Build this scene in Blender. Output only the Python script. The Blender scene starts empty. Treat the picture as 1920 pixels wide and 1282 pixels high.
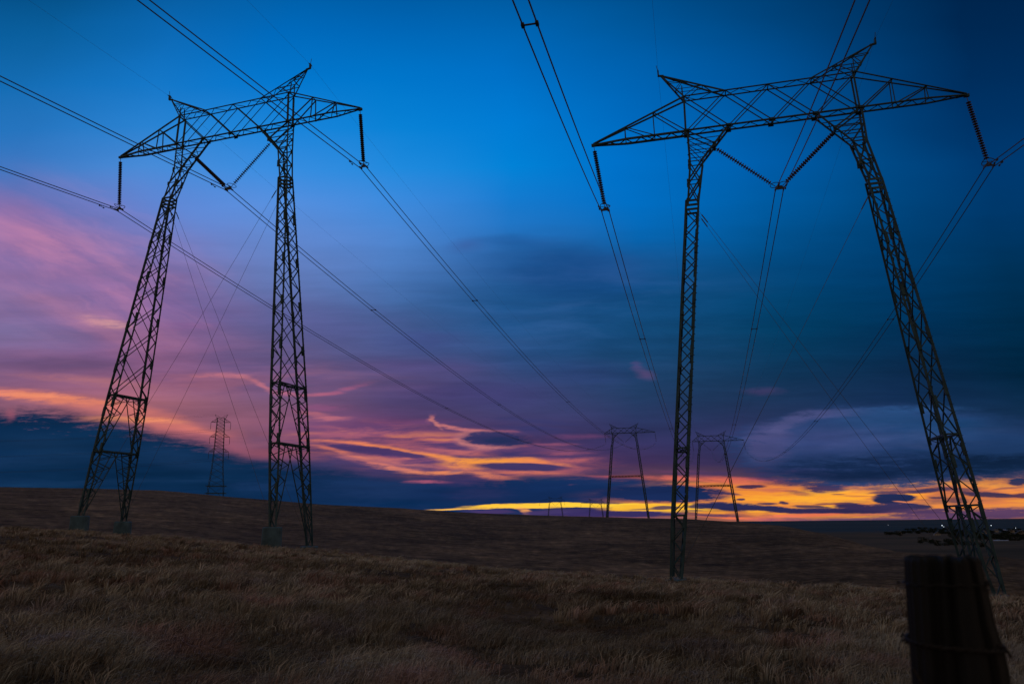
import bpy, math, random
import numpy as np
from mathutils import Vector, Matrix
sc = bpy.context.scene
col = sc.collection
random.seed(7); RNG = np.random.default_rng(7)
PI = math.pi

# ------------------------------------------------------------------ camera
F_PX, TILT, ROLL = 1457.9, 0.2284, 0.0105      # focal length in photo pixels (1920 wide), upward tilt, roll
cam_d = bpy.data.cameras.new('camera'); cam = bpy.data.objects.new('camera', cam_d); col.objects.link(cam)
cam_d.sensor_width = 36.0; cam_d.lens = 36.0 * F_PX / 1920.0
cam_d.dof.use_dof = True; cam_d.dof.focus_distance = 60.0; cam_d.dof.aperture_fstop = 4.0
cam_d.clip_start = 0.1; cam_d.clip_end = 90000.0
_X = Vector((1, 0, 0)); _V = Vector((0, -math.sin(TILT), math.cos(TILT))); _F = Vector((0, math.cos(TILT), math.sin(TILT)))
_r = _X * math.cos(ROLL) - _V * math.sin(ROLL); _u = _X * math.sin(ROLL) + _V * math.cos(ROLL)
m = Matrix.Identity(4)
for i in range(3):
    m[i][0] = _r[i]; m[i][1] = _u[i]; m[i][2] = -_F[i]
cam.matrix_world = m
sc.camera = cam

def ray(px, py):
    """world direction seen at a photograph position (used to survey bearings and elevations)"""
    d = _F + _r * ((px - 960) / F_PX) + _u * ((641 - py) / F_PX)
    return d
def bearing(px):            # azimuth (from +Y, clockwise) at the horizon
    d = ray(px, 990 - 0.0105 * px); return math.atan2(d.x, d.y)
def lin(c):
    out = []
    for v in c:
        v = v / 255.0
        out.append(v / 12.92 if v <= 0.04045 else ((v + 0.055) / 1.055) ** 2.4)
    return out

# ------------------------------------------------------------------ view
sc.view_settings.view_transform = 'Standard'; sc.view_settings.look = 'None'
sc.view_settings.exposure = 0.0; sc.view_settings.gamma = 1.0
sc.render.engine = 'CYCLES'
sc.cycles.max_bounces = 4; sc.cycles.diffuse_bounces = 2; sc.cycles.use_denoising = True

# ------------------------------------------------------------------ sky
world = bpy.data.worlds.new("World"); sc.world = world; world.use_nodes = True
nt = world.node_tree; nt.nodes.clear(); NW = nt.nodes.new; LK = nt.links.new
def math_node(op, a, b=None, c=None, clamp=False):
    n = NW('ShaderNodeMath'); n.operation = op; n.use_clamp = clamp
    for i, v in enumerate((a, b, c)):
        if v is None: continue
        if isinstance(v, (int, float)): n.inputs[i].default_value = v
        else: LK(v, n.inputs[i])
    return n.outputs[0]
def vmath(op, a, b=None, scale=None):
    n = NW('ShaderNodeVectorMath'); n.operation = op
    for i, v in enumerate((a, b)):
        if v is None: continue
        if isinstance(v, tuple): n.inputs[i].default_value = v
        else: LK(v, n.inputs[i])
    if scale is not None: n.inputs['Scale'].default_value = scale
    return n.outputs['Value'] if op in ('LENGTH', 'DOT_PRODUCT') else n.outputs['Vector']
def maprange(x, a, b, c=0.0, d=1.0, smooth=True):
    n = NW('ShaderNodeMapRange'); n.interpolation_type = 'SMOOTHSTEP' if smooth else 'LINEAR'
    LK(x, n.inputs['Value'])
    n.inputs['From Min'].default_value = a; n.inputs['From Max'].default_value = b
    n.inputs['To Min'].default_value = c; n.inputs['To Max'].default_value = d
    return n.outputs['Result']
def mixc(f, a, b):
    n = NW('ShaderNodeMix'); n.data_type = 'RGBA'
    if isinstance(f, (int, float)): n.inputs[0].default_value = f
    else: LK(f, n.inputs[0])
    for i, v in ((6, a), (7, b)):
        if isinstance(v, (tuple, list)): n.inputs[i].default_value = tuple(v) + (1.0,)
        else: LK(v, n.inputs[i])
    return n.outputs[2]
tc = NW('ShaderNodeTexCoord'); sep = NW('ShaderNodeSeparateXYZ'); LK(tc.outputs['Generated'], sep.inputs[0])
dx, dy, dz = sep.outputs
ysafe = math_node('MAXIMUM', dy, 0.06)
U = math_node('DIVIDE', dx, ysafe); V = math_node('DIVIDE', dz, ysafe)
comb = NW('ShaderNodeCombineXYZ'); LK(U, comb.inputs[0]); LK(V, comb.inputs[1])
UV = comb.outputs[0]
def noise(vec, scale, detail, rough=0.55, scl=(1, 1, 1), loc=(0, 0, 0)):
    mp = NW('ShaderNodeMapping'); mp.inputs['Scale'].default_value = scl; mp.inputs['Location'].default_value = loc; LK(vec, mp.inputs[0])
    n = NW('ShaderNodeTexNoise'); n.inputs['Scale'].default_value = scale; n.inputs['Detail'].default_value = detail
    n.inputs['Roughness'].default_value = rough; LK(mp.outputs[0], n.inputs['Vector'])
    return n
def warp(vec, nz, amt):
    c = vmath('SUBTRACT', nz.outputs['Color'], (0.5, 0.5, 0.5))
    c = vmath('MULTIPLY', c, amt)
    return vmath('ADD', vec, c)
# wind-drawn warps: a broad one for the soft colours, a finer one for cloud edges
soft_uv = warp(UV, noise(UV, 1.0, 3.0, 0.5, (2.2, 6.0, 1)), (0.16, 0.05, 0))
edge_uv = warp(warp(UV, noise(UV, 1.0, 6.0, 0.62, (10, 60, 1), (3, 1, 0)), (0.034, 0.0080, 0)),
               noise(UV, 1.0, 2.0, 0.5, (3, 9, 1), (7, 2, 0)), (0.010, 0.004, 0))

# sky colour survey: rows of (photo y, colours at photo x = 0,240,...,1920), 8-bit values
_adj = {500: .5, 600: 1, 700: 1, 760: .7}
COLS = [0, 240, 480, 720, 960, 1200, 1440, 1680, 1920]
TAB = [
 (0,   [(0,72,120),(10,96,165),(0,98,172),(0,92,165),(0,90,158),(0,78,140),(0,66,120),(0,50,95),(0,25,60)]),
 (100, [(10,98,160),(20,112,190),(0,112,200),(0,110,195),(0,105,188),(0,92,165),(0,75,140),(0,55,105),(0,34,75)]),
 (200, [(25,108,180),(30,125,205),(10,128,215),(0,126,210),(0,120,210),(0,100,182),(0,85,155),(0,62,118),(0,42,88)]),
 (300, [(50,115,190),(70,140,215),(60,142,225),(30,138,222),(0,130,215),(0,112,200),(0,90,165),(0,72,130),(0,52,105)]),
 (400, [(120,112,180),(105,128,205),(100,145,222),(70,140,222),(25,120,205),(0,110,195),(0,88,155),(0,70,125),(0,52,100)]),
 (500, [(150,115,165),(135,110,165),(105,125,195),(85,128,205),(50,105,180),(15,84,150),(5,70,128),(0,58,105),(0,48,85)]),
 (600, [(120,108,155),(132,98,148),(100,90,150),(75,95,160),(35,85,150),(15,72,125),(0,58,105),(0,50,90),(0,42,72)]),
 (700, [(125,90,130),(140,92,130),(110,80,130),(85,75,130),(62,70,128),(35,60,105),(20,48,90),(10,40,72),(0,36,62)]),
 (760, [(150,95,115),(175,105,115),(130,85,120),(85,65,115),(65,62,115),(40,55,100),(35,52,95),(20,45,82),(12,42,72)]),
 (820, [(60,60,95),(120,80,100),(150,90,110),(100,62,105),(72,55,100),(50,50,95),(50,52,95),(30,48,85),(20,45,75)]),
 (880, [(10,40,72),(8,38,70),(30,48,85),(60,54,97),(60,50,95),(70,48,85),(45,42,75),(25,35,62),(20,38,62)]),
 (940, [(15,45,80),(10,45,80),(15,48,88),(5,40,78),(25,45,85),(150,95,70),(225,140,60),(230,150,60),(205,115,75)]),
 (990, [(15,45,80),(10,45,80),(15,48,88),(15,44,78),(60,50,90),(120,75,80),(150,80,80),(110,70,90),(90,60,90)]),
]
TAB = [(y, [tuple(c) if not (2 <= k <= 6 and y in _adj) else (max(0, c[0] - 5 * _adj[y]), c[1] + 4 * _adj[y], c[2] * (1 - .05 * _adj[y])) for k, c in enumerate(r)]) for y, r in TAB]
def tab_color(px, py):
    px = min(max(px, 0), 1919.9); i = int(px // 240); fx = px / 240 - i
    ys = [t[0] for t in TAB]; py = min(max(py, 0), 989.9)
    j = max(k for k in range(len(ys)) if ys[k] <= py); fy = (py - ys[j]) / (ys[j + 1] - ys[j])
    out = []
    for c in range(3):
        a = TAB[j][1][i][c] * (1 - fx) + TAB[j][1][i + 1][c] * fx
        b = TAB[j + 1][1][i][c] * (1 - fx) + TAB[j + 1][1][i + 1][c] * fx
        out.append(a * (1 - fy) + b * fy)
    return out
def uv_to_px(u, v):
    d = Vector((u, 1, v)); z = d.dot(_F)
    return 960 + F_PX * d.dot(_r) / z, 641 - F_PX * d.dot(_u) / z
def px_to_uv(px, py):
    d = ray(px, py); return d.x / d.y, d.z / d.y
UCOL = [px_to_uv(x, 700)[0] for x in COLS]
VMAX = 0.80
vrows = [0.0, 0.012, 0.03, 0.05, 0.075, 0.1, 0.125, 0.15, 0.18, 0.21, 0.25, 0.29, 0.33, 0.38, 0.43, 0.49, 0.55, 0.62, 0.70, 0.79]
sepW = NW('ShaderNodeSeparateXYZ'); LK(soft_uv, sepW.inputs[0])
vfac = math_node('DIVIDE', sepW.outputs[1], VMAX, clamp=True)
sky = None
for i, u in enumerate(UCOL):
    r = NW('ShaderNodeValToRGB'); cr = r.color_ramp; cr.interpolation = 'LINEAR'
    while len(cr.elements) < len(vrows): cr.elements.new(1.0)
    for k, v in enumerate(vrows):
        c = lin(tab_color(*uv_to_px(u, v)))
        if v > 0.7: c = [q * 0.85 for q in c]
        cr.elements[k].position = v / VMAX; cr.elements[k].color = (*c, 1)
    LK(vfac, r.inputs[0])
    if sky is None: sky = r.outputs[0]
    else: sky = mixc(maprange(sepW.outputs[0], UCOL[i - 1], u, smooth=False), sky, r.outputs[0])

# clouds: (x, y, half width, half height, slope deg, colour, softness 0..1, strength), surveyed on the photograph
CL = [
 # high soft clouds
 (1030,505,180,50,-4,(26,78,140),1,.75),(1110,520,150,60,0,(14,72,135),1,.5),(872,462,46,16,8,(60,92,158),1,.55),(960,455,90,14,-3,(30,82,146),.9,.45),
 (640,620,300,60,-8,(86,88,148),1,.45),(330,560,90,60,-20,(106,84,138),1,.5),
 (60,430,170,45,-28,(172,118,165),1,.65),(150,500,190,34,-30,(180,122,168),1,.55),(110,470,90,12,-30,(196,135,172),1,.4),
 (60,585,110,30,0,(112,98,148),1,.5),(150,590,120,24,-20,(178,120,146),1,.5),(193,604,52,11,-13,(228,160,150),1,.8),(215,609,26,6,-8,(240,178,158),1,.6),
 (60,635,140,30,0,(118,112,162),1,.55),(240,650,70,16,-15,(150,102,138),1,.5),(110,685,150,20,-5,(92,74,114),1,.65),(40,660,90,10,0,(120,90,130),1,.5),
 (345,610,70,12,0,(135,90,140),1,.5),(800,690,140,30,-5,(95,75,130),1,.5),(800,640,90,20,0,(72,78,138),1,.5),
 (880,740,180,30,0,(72,62,120),1,.5),(1080,700,120,30,0,(50,62,116),1,.4),
 ('T',150,500,330,150,-26,.9,.55,(3.5,17),[(.34,(104,98,150)),(.46,(138,106,158)),(.56,(176,122,164)),(.66,(198,132,166))],math.radians(24),1),
 ('T',400,690,420,60,-4,.9,.45,(4,30),[(.36,(92,76,122)),(.5,(130,88,130)),(.62,(168,102,128))],0,2),
 ('T',1060,590,430,150,0,.9,.5,(3.2,14),[(.34,(16,54,100)),(.5,(26,68,120)),(.66,(52,88,146))],0,3),
 # orange border of the dark bank
 (170,715,150,9,-5,(175,110,118),1,.6),(20,737,150,10,-3,(226,128,112),.9,.8),(110,750,150,9,-4,(242,138,104),.8,.85),(60,741,110,5,-3,(248,150,112),1,.7),(230,772,130,14,-6,(215,120,108),.9,.75),
 (345,797,110,20,-10,(205,115,108),.9,.8),(190,786,60,6,-2,(240,148,105),.7,.8),(270,789,80,6,-2,(248,150,108),.8,.85),(350,806,80,7,-9,(228,126,108),.9,.7),(420,828,120,20,-12,(158,88,108),1,.7),(520,850,90,15,-6,(165,90,108),1,.6),
 (410,703,58,4.5,0,(205,120,128),.9,.7),(455,707,24,4.5,-8,(212,125,130),.9,.7),(487,722,34,5,-32,(205,118,128),.9,.7),(530,737,34,5,-6,(190,104,125),.9,.6),(600,740,44,4.5,4,(188,102,126),1,.65),(650,730,50,5,14,(168,92,124),1,.55),
 (590,776,34,5,-10,(200,112,120),1,.6),(620,786,44,4.5,2,(212,120,118),.9,.8),(600,765,60,8,0,(150,84,128),1,.5),(640,805,140,28,0,(122,72,120),1,.5),(770,792,90,6,2,(128,74,118),1,.5),
 # dark bank on the left
 (40,880,230,114,0,(11,42,76),.22,1),(200,885,140,94,-8,(12,44,78),.25,1),(330,915,190,95,-12,(11,42,76),.25,1),(480,935,190,72,-6,(12,44,80),.3,1),
 (620,945,180,68,-8,(14,42,80),.35,1),(60,838,120,26,-4,(24,54,90),1,.5),(330,858,120,22,-8,(28,58,98),1,.5),(240,892,330,20,0,(6,34,62),1,.7),(500,912,90,12,0,(32,62,108),1,.6),(80,912,120,8,0,(18,56,92),1,.6),
 (0,778,12,17,0,(150,84,104),1,.7),
 (800,938,260,40,-3,(20,46,88),.45,1),(690,913,140,22,-5,(26,50,92),.8,.8),(760,942,240,11,0,(2,38,76),1,.6),
 ('T',830,852,330,52,-6,.8,.75,(9,75),[(.34,(66,54,104)),(.46,(104,66,108)),(.56,(178,96,108)),(.66,(234,134,92))],0,4),
 ('T',300,905,460,70,-6,.8,.4,(3,40),[(.36,(6,34,64)),(.5,(14,46,82)),(.66,(34,64,106))],0,5),
 # glowing middle band
 (645,830,80,5,-3,(238,130,95),.9,.85),(740,842,90,5,-8,(248,142,84),.9,.9),(830,857,80,6,-7,(250,150,74),.9,.9),(905,864,70,7,-3,(254,158,62),.9,.95),(960,864,60,8,0,(255,160,66),.9,.9),(1010,867,70,6,-6,(245,138,78),.9,.85),(880,872,60,6,-4,(250,152,70),.9,.8),
 (640,818,70,8,-4,(175,96,112),1,.55),(760,832,110,9,-9,(165,92,112),1,.55),(880,848,60,6,-4,(205,112,98),1,.6),
 (1075,863,55,5,3,(206,108,102),1,.7),(1060,850,50,5,0,(170,90,108),1,.6),(1060,882,50,6,4,(200,104,102),1,.6),(1120,893,90,3,-1,(205,100,108),1,.7),(990,842,110,6,-4,(92,62,105),.8,.7),(1150,900,80,5,-4,(140,76,104),1,.6),
 (715,866,90,9,-9,(190,108,108),.9,.8),(622,842,44,4,-12,(226,124,98),.9,.8),(690,862,60,4,-14,(222,125,100),.9,.7),(755,880,70,4,-7,(228,132,104),.9,.75),(825,885,80,4,0,(250,146,92),.9,.9),(800,872,50,5,-3,(178,104,108),1,.7),(700,864,70,3,-8,(120,76,106),1,.5),(770,874,40,2.5,-2,(120,78,108),1,.7),
 (706,845,122,7.5,-7.5,(72,54,104),.35,.97),
 (905,886,50,6,-10,(232,132,96),.9,.85),(940,896,34,6,-4,(225,126,98),.9,.8),(805,902,44,3.5,0,(178,92,116),1,.8),(880,905,70,8,0,(62,50,98),.8,.6),(858,882,16,4,10,(150,100,112),1,.7),
 (808,786,7,9,-20,(150,90,120),1,.5),(818,792,20,4,-40,(212,128,122),.9,.85),(850,802,30,4,-14,(214,126,122),.9,.9),(895,809,36,3.5,-4,(206,120,120),.9,.85),(945,810,36,2.5,0,(176,98,116),1,.7),
 (918,825,68,17,-2,(200,122,118),.35,.85),(905,828,46,16,-4,(180,110,118),.8,.5),
 (934,823,70,14.5,-2,(40,46,92),.28,.97),(945,825,50,8,-3,(28,46,88),1,.7),(1000,805,90,7,-3,(45,52,102),.8,.5),(1090,818,60,6,0,(120,70,112),1,.5),(1000,790,100,6,-4,(52,56,106),1,.5),
 (1040,833,50,3,0,(150,84,112),1,.6),(1000,886,100,3.5,-2,(222,120,94),.9,.8),(980,875,95,8,-2,(60,50,96),.3,.98),
 (1050,926,270,33,0,(19,44,88),.3,1),(1040,896,90,9,3,(24,50,94),.7,.7),(900,925,70,16,0,(46,50,94),.8,.5),(1160,906,120,10,-6,(26,48,92),.7,.7),
 # glow along the horizon, right
 (1280,899,110,6,-4,(226,110,92),.9,.8),(1400,898,90,5,-2,(214,100,98),.9,.75),(1480,930,320,30,1,(248,152,52),.35,1),(1700,934,330,40,2,(250,160,58),.3,1),(1900,925,180,44,3,(232,140,68),.4,1),
 (1640,900,150,6,2,(255,176,54),1,.9),
 ('T',1560,930,420,36,1,.6,.7,(7,80),[(.34,(60,48,88)),(.43,(190,100,80)),(.52,(244,146,56)),(.64,(255,182,54))],0,6),
 (1540,936,160,9,0,(255,176,50),1,.85),(1760,905,120,5,3,(250,168,60),.9,.8),
 (1380,903,100,9,-5,(222,108,84),.9,.85),(1440,902,60,5,-6,(190,92,98),1,.7),(1440,918,60,5,-4,(206,108,82),1,.6),(1300,912,60,5,-2,(236,120,84),.9,.7),
 (1110,947,170,4.5,0,(255,206,62),.3,1),(965,950,100,4.5,0,(255,198,62),.35,1),(860,953.5,60,1.8,0,(248,186,78),.5,1),(1255,952,140,9,0,(255,190,55),.35,1),(985,958,16,6,-20,(240,160,90),.9,.8),
 (1140,963,170,7.5,0,(56,46,96),.35,1),(1080,957,60,4,2,(52,46,96),.5,.9),(915,960,50,5,0,(68,52,100),.5,.95),(1040,960,60,5,4,(66,54,102),.6,.9),(1200,970.5,120,2,0,(170,108,122),1,.6),
 (1240,926,132,17,-1,(24,42,86),.25,1),(1340,944,40,4,0,(62,50,88),.5,.8),(1247,951,32,3.4,0,(70,55,90),.4,.9),(1205,953,34,1.6,0,(80,60,95),.6,.8),
 (1404,912,30,3.6,0,(56,42,76),.35,.95),(1392,936,9,2,0,(70,50,80),.3,.95),(1472,941.5,11,4,2,(62,48,80),.25,.97),
 (1385,950,85,9,-2,(36,42,86),.3,1),(1330,948,50,5,2,(40,44,86),.4,.9),(1455,954,120,6,-3,(44,44,86),.35,1),(1540,957,90,6.5,0,(54,44,84),.35,1),(1600,950,40,5,0,(58,46,84),.4,1),(1640,954,90,8,2,(58,46,86),.35,1),(1590,945,22,3.5,0,(60,48,84),.4,.95),(1480,957,160,4,0,(46,42,80),.6,.9),
 (1418,958.5,26,2.6,0,(252,168,58),.6,.95),(1340,961,34,2.5,0,(248,158,58),.6,.9),(1500,966,90,3.5,2,(238,120,84),.7,.95),(1390,971,90,3,-2,(242,122,76),.7,.95),(1620,963.5,60,2.2,3,(228,122,92),.7,.85),(1440,973,90,2.5,0,(215,108,92),.8,.8),(1345,967,50,3,0,(60,48,92),.6,.8),
 (1530,906,120,7,0,(48,44,84),.6,.9),(1542,915,46,10,0,(62,48,86),.45,.97),(1500,924,30,4,-6,(110,66,84),.7,.7),(1640,917,26,3,0,(170,110,70),.8,.8),(1460,900,60,6,-6,(62,50,92),.8,.8),
 (1674,933,42,10,0,(32,42,80),.2,1),(1664,941,34,8,-12,(34,42,80),.3,1),(1690,950,62,8,0,(56,48,86),.3,1),(1732,950,20,4.5,0,(52,46,82),.3,.97),(1693,941,22,1.5,-4,(225,135,92),.6,.8),
 (1705,921,90,4,2,(80,56,82),.5,.92),(1760,917,50,4,4,(64,52,84),.5,.85),(1850,925,60,6,-3,(48,46,82),.4,.95),(1826,915,34,4,5,(66,52,82),.7,.7),(1912,902,22,7,10,(50,44,78),.3,.97),(1915,927,26,6,0,(74,48,78),.4,.92),(1795,936,22,8,0,(46,46,76),.5,.6),
 (1840,962,220,12,1,(82,58,96),.45,.97),(1640,973,260,5,0,(88,62,102),.8,.9),(1740,957,90,5,0,(74,54,92),.6,.8),
 (1560,944,40,2.2,2,(120,70,80),.6,.8),(1610,930,34,2.2,-2,(190,112,70),.8,.7),(1480,926,50,2,1,(225,128,70),.8,.6),(1350,925,40,3,-3,(60,48,86),.5,.85),(1440,943,24,2.5,0,(60,46,84),.4,.9),(1575,926,16,1.6,0,(120,74,76),.6,.8),(1755,932,22,3,0,(60,50,82),.5,.85),(1860,940,60,3,-2,(214,120,74),.8,.7),(1890,913,40,2.4,6,(120,74,80),.7,.7),(1720,912,50,2,2,(150,92,76),.8,.6),(1300,957,30,1.8,0,(80,56,92),.5,.8),(1520,949,40,3,-3,(50,44,82),.4,.9),
 # broad cloud over the glow
 (1655,838,290,78,1,(38,62,108),.16,.98),(1880,842,200,64,0,(27,54,94),.3,.95),(1440,832,52,40,22,(78,74,120),.6,.8),(1560,822,150,34,6,(58,66,116),.9,.7),(1475,796,60,14,24,(80,80,126),.8,.65),(1555,776,90,9,4,(80,84,134),.8,.7),(1700,768,130,9,1,(40,80,130),.9,.6),(1650,782,110,18,4,(42,76,124),.9,.7),(1740,800,150,30,0,(24,74,122),1,.6),
 ('T',1640,830,300,58,2,.8,.35,(4.5,22),[(.34,(24,48,92)),(.5,(40,66,114)),(.66,(70,86,136))],0,7),
 (1500,880,130,16,0,(46,44,86),.9,.7),(1690,876,300,28,1,(18,38,72),.85,.9),(1600,886,180,14,0,(14,32,62),.95,.75),(1880,868,160,20,2,(14,34,62),.7,.85),
 (1182,697,22,14,-15,(98,76,122),1,.6),(1192,684,12,10,0,(84,72,122),1,.5),(1430,733,40,9,0,(66,60,104),1,.65),(1330,888,120,8,0,(66,50,95),1,.6),(1250,885,90,4,0,(110,64,98),1,.5),
]
def stroke(base, s):
    x, y, rx, ry, ang, colr, soft, alpha = s
    if ry <= 9 and colr[0] > 195 and x < 1100 and y < 920: alpha *= .86; ry *= 1.12
    if alpha <= 0: return base
    a = math.radians(ang); c = Vector(px_to_uv(x, y))
    A = Vector(px_to_uv(x + rx * math.cos(a), y - rx * math.sin(a))) - c
    B = Vector(px_to_uv(x + ry * math.sin(a), y - ry * math.cos(a))) - c
    A = Vector((A.x, A.y)); th = math.atan2(A.y, A.x)
    g = NW('ShaderNodeTexGradient'); g.gradient_type = 'SPHERICAL'; tm = g.texture_mapping; tm.vector_type = 'TEXTURE'
    R = 1.0 + 0.25 * soft
    tm.translation = (c[0], c[1], 0); tm.rotation = (0, 0, th)
    tm.scale = (A.length * 1.06 * R, Vector((B[0], B[1])).length * 1.06 * R, 1)
    LK(soft_pt if soft >= .9 and ry > 13 else edge_pt, g.inputs[0])
    f = maprange(math_node('MULTIPLY', g.outputs['Fac'], rag_s if soft >= .9 and ry > 13 else rag_m), 0.0, 1.0 - (1.0 - soft * 0.95 - 0.06) / R if soft < .95 else 1.0, 0.0, alpha)
    return mixc(f, base, lin(colr))
soft_uv2 = warp(edge_uv, noise(UV, 1.0, 4.0, 0.55, (3.5, 14.0, 1), (1, 5, 0)), (0.10, 0.028, 0))
def as_point(v):
    n = NW('ShaderNodeMapping'); n.inputs['Scale'].default_value = (1.0003, 1.0003, 1); LK(v, n.inputs[0]); return n.outputs[0]
rag = noise(warp(UV, noise(UV, 1.0, 3.0, 0.5, (7, 30, 1), (9, 4, 0)), (0.05, 0.012, 0)), 1.0, 6.0, 0.72, (30, 190, 1), (5, 3, 0))
rag_m = maprange(rag.outputs['Fac'], 0.34, 0.66, 0.45, 1.6, smooth=False)
ragc = noise(UV, 1.0, 4.0, 0.6, (4, 15, 1), (2, 9, 0))
rag_s = maprange(ragc.outputs['Fac'], 0.3, 0.7, 0.7, 1.3, smooth=False)
# (every input of the cloud chain is tied together, so that the shader evaluates it strictly in order)
def split(v):
    n = NW('ShaderNodeSeparateXYZ'); LK(v, n.inputs[0]); return n.outputs[0], n.outputs[1]
eu, ev = split(edge_uv); su, sv = split(soft_uv2)
gate = math_node('MULTIPLY', math_node('ADD', math_node('ADD', rag_m, rag_s), math_node('ADD', su, eu)), 1e-7)
def gated(u_, v_):
    n = NW('ShaderNodeCombineXYZ'); LK(math_node('ADD', u_, gate), n.inputs[0]); LK(v_, n.inputs[1]); return as_point(n.outputs[0])
edge_pt = gated(eu, ev); soft_pt = gated(su, sv)
def textured(base, x, y, rx, ry, ang, soft, alpha, scl, stops, rot=0.0, seed=0):
    a = math.radians(ang); c = Vector(px_to_uv(x, y)); A = Vector(px_to_uv(x + rx * math.cos(a), y - rx * math.sin(a))) - c
    B = Vector(px_to_uv(x + ry * math.sin(a), y - ry * math.cos(a))) - c
    g = NW('ShaderNodeTexGradient'); g.gradient_type = 'SPHERICAL'; tm = g.texture_mapping; tm.vector_type = 'TEXTURE'
    tm.translation = (c[0], c[1], 0); tm.rotation = (0, 0, math.atan2(A[1], A[0])); tm.scale = (Vector((A[0], A[1])).length * 1.2, Vector((B[0], B[1])).length * 1.2, 1)
    LK(soft_pt, g.inputs[0]); f = maprange(g.outputs['Fac'], 0, soft, 0, alpha)
    mp = NW('ShaderNodeMapping'); mp.inputs['Rotation'].default_value = (0, 0, rot); mp.inputs['Location'].default_value = (seed * 3.7, seed * 1.3, seed); LK(edge_pt, mp.inputs[0])
    m2 = NW('ShaderNodeMapping'); m2.inputs['Scale'].default_value = (scl[0], scl[1], 1); LK(mp.outputs[0], m2.inputs[0])
    n = NW('ShaderNodeTexNoise'); n.inputs['Scale'].default_value = 1; n.inputs['Detail'].default_value = 6; n.inputs['Roughness'].default_value = .6; n.inputs['Distortion'].default_value = .35; LK(m2.outputs[0], n.inputs['Vector'])
    r = NW('ShaderNodeValToRGB')
    while len(r.color_ramp.elements) < len(stops): r.color_ramp.elements.new(1)
    for k, (p_, c_) in enumerate(stops): r.color_ramp.elements[k].position = p_; r.color_ramp.elements[k].color = (*lin(c_), 1)
    LK(n.outputs['Fac'], r.inputs[0]); return mixc(f, base, r.outputs[0])
for s in CL:
    if s[0] == 'T': sky = textured(sky, *s[1:])
    else: sky = stroke(sky, s)
# faint streaks in the cloud sheet
stk = noise(edge_uv, 1.0, 4.0, 0.6, (5, 46, 1), (2, 8, 0))
lowmask = maprange(V, 0.50, 0.10, 0.0, 1.0)
stf = maprange(stk.outputs['Fac'], 0.3, 0.7, -0.17, 0.17, smooth=False)
stf = math_node('MULTIPLY', stf, lowmask); stf = math_node('ADD', stf, 1.0)
sky = vmath('SCALE', sky, None); sn = sky.node; LK(stf, sn.inputs['Scale'])
# the rest of the sphere: unseen warm glow added behind the viewer to light the ground, dim above
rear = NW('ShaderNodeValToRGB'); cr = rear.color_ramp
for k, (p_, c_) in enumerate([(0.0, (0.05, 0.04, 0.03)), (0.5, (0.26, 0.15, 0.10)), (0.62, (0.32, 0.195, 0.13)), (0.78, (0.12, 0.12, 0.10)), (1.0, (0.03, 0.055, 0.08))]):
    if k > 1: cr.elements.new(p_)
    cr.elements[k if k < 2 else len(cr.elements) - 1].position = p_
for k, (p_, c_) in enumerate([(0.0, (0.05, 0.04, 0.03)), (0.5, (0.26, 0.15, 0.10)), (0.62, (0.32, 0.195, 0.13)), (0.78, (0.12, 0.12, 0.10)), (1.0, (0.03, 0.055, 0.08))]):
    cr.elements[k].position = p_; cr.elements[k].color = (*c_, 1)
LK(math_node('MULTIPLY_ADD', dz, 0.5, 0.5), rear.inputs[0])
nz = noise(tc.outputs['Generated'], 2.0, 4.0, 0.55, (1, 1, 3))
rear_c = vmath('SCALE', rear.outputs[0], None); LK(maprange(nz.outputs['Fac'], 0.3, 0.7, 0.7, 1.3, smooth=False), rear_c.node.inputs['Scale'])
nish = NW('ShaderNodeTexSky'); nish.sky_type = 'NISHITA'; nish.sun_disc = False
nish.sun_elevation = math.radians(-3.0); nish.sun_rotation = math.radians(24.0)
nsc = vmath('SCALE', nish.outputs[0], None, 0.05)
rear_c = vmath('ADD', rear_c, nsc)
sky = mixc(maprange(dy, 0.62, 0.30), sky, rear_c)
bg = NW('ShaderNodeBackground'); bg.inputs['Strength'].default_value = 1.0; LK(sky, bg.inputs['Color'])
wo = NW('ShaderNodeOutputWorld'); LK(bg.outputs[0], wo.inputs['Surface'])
world.cycles.sampling_method = 'MANUAL'; world.cycles.sample_map_resolution = 512
# last light of the sun that has just set, low over the bright band, very weak and spread out
sun_d = bpy.data.lights.new('afterglow_sun', 'SUN'); sun = bpy.data.objects.new('afterglow_sun', sun_d); col.objects.link(sun)
sun_d.energy = 0.03; sun_d.angle = math.radians(12); sun_d.color = (1.0, 0.62, 0.42)
saz, sel = math.radians(24.0), math.radians(3.0)
sdir = Vector((math.sin(saz) * math.cos(sel), math.cos(saz) * math.cos(sel), math.sin(sel)))
sun.rotation_euler = sdir.to_track_quat('Z', 'Y').to_euler()

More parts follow.
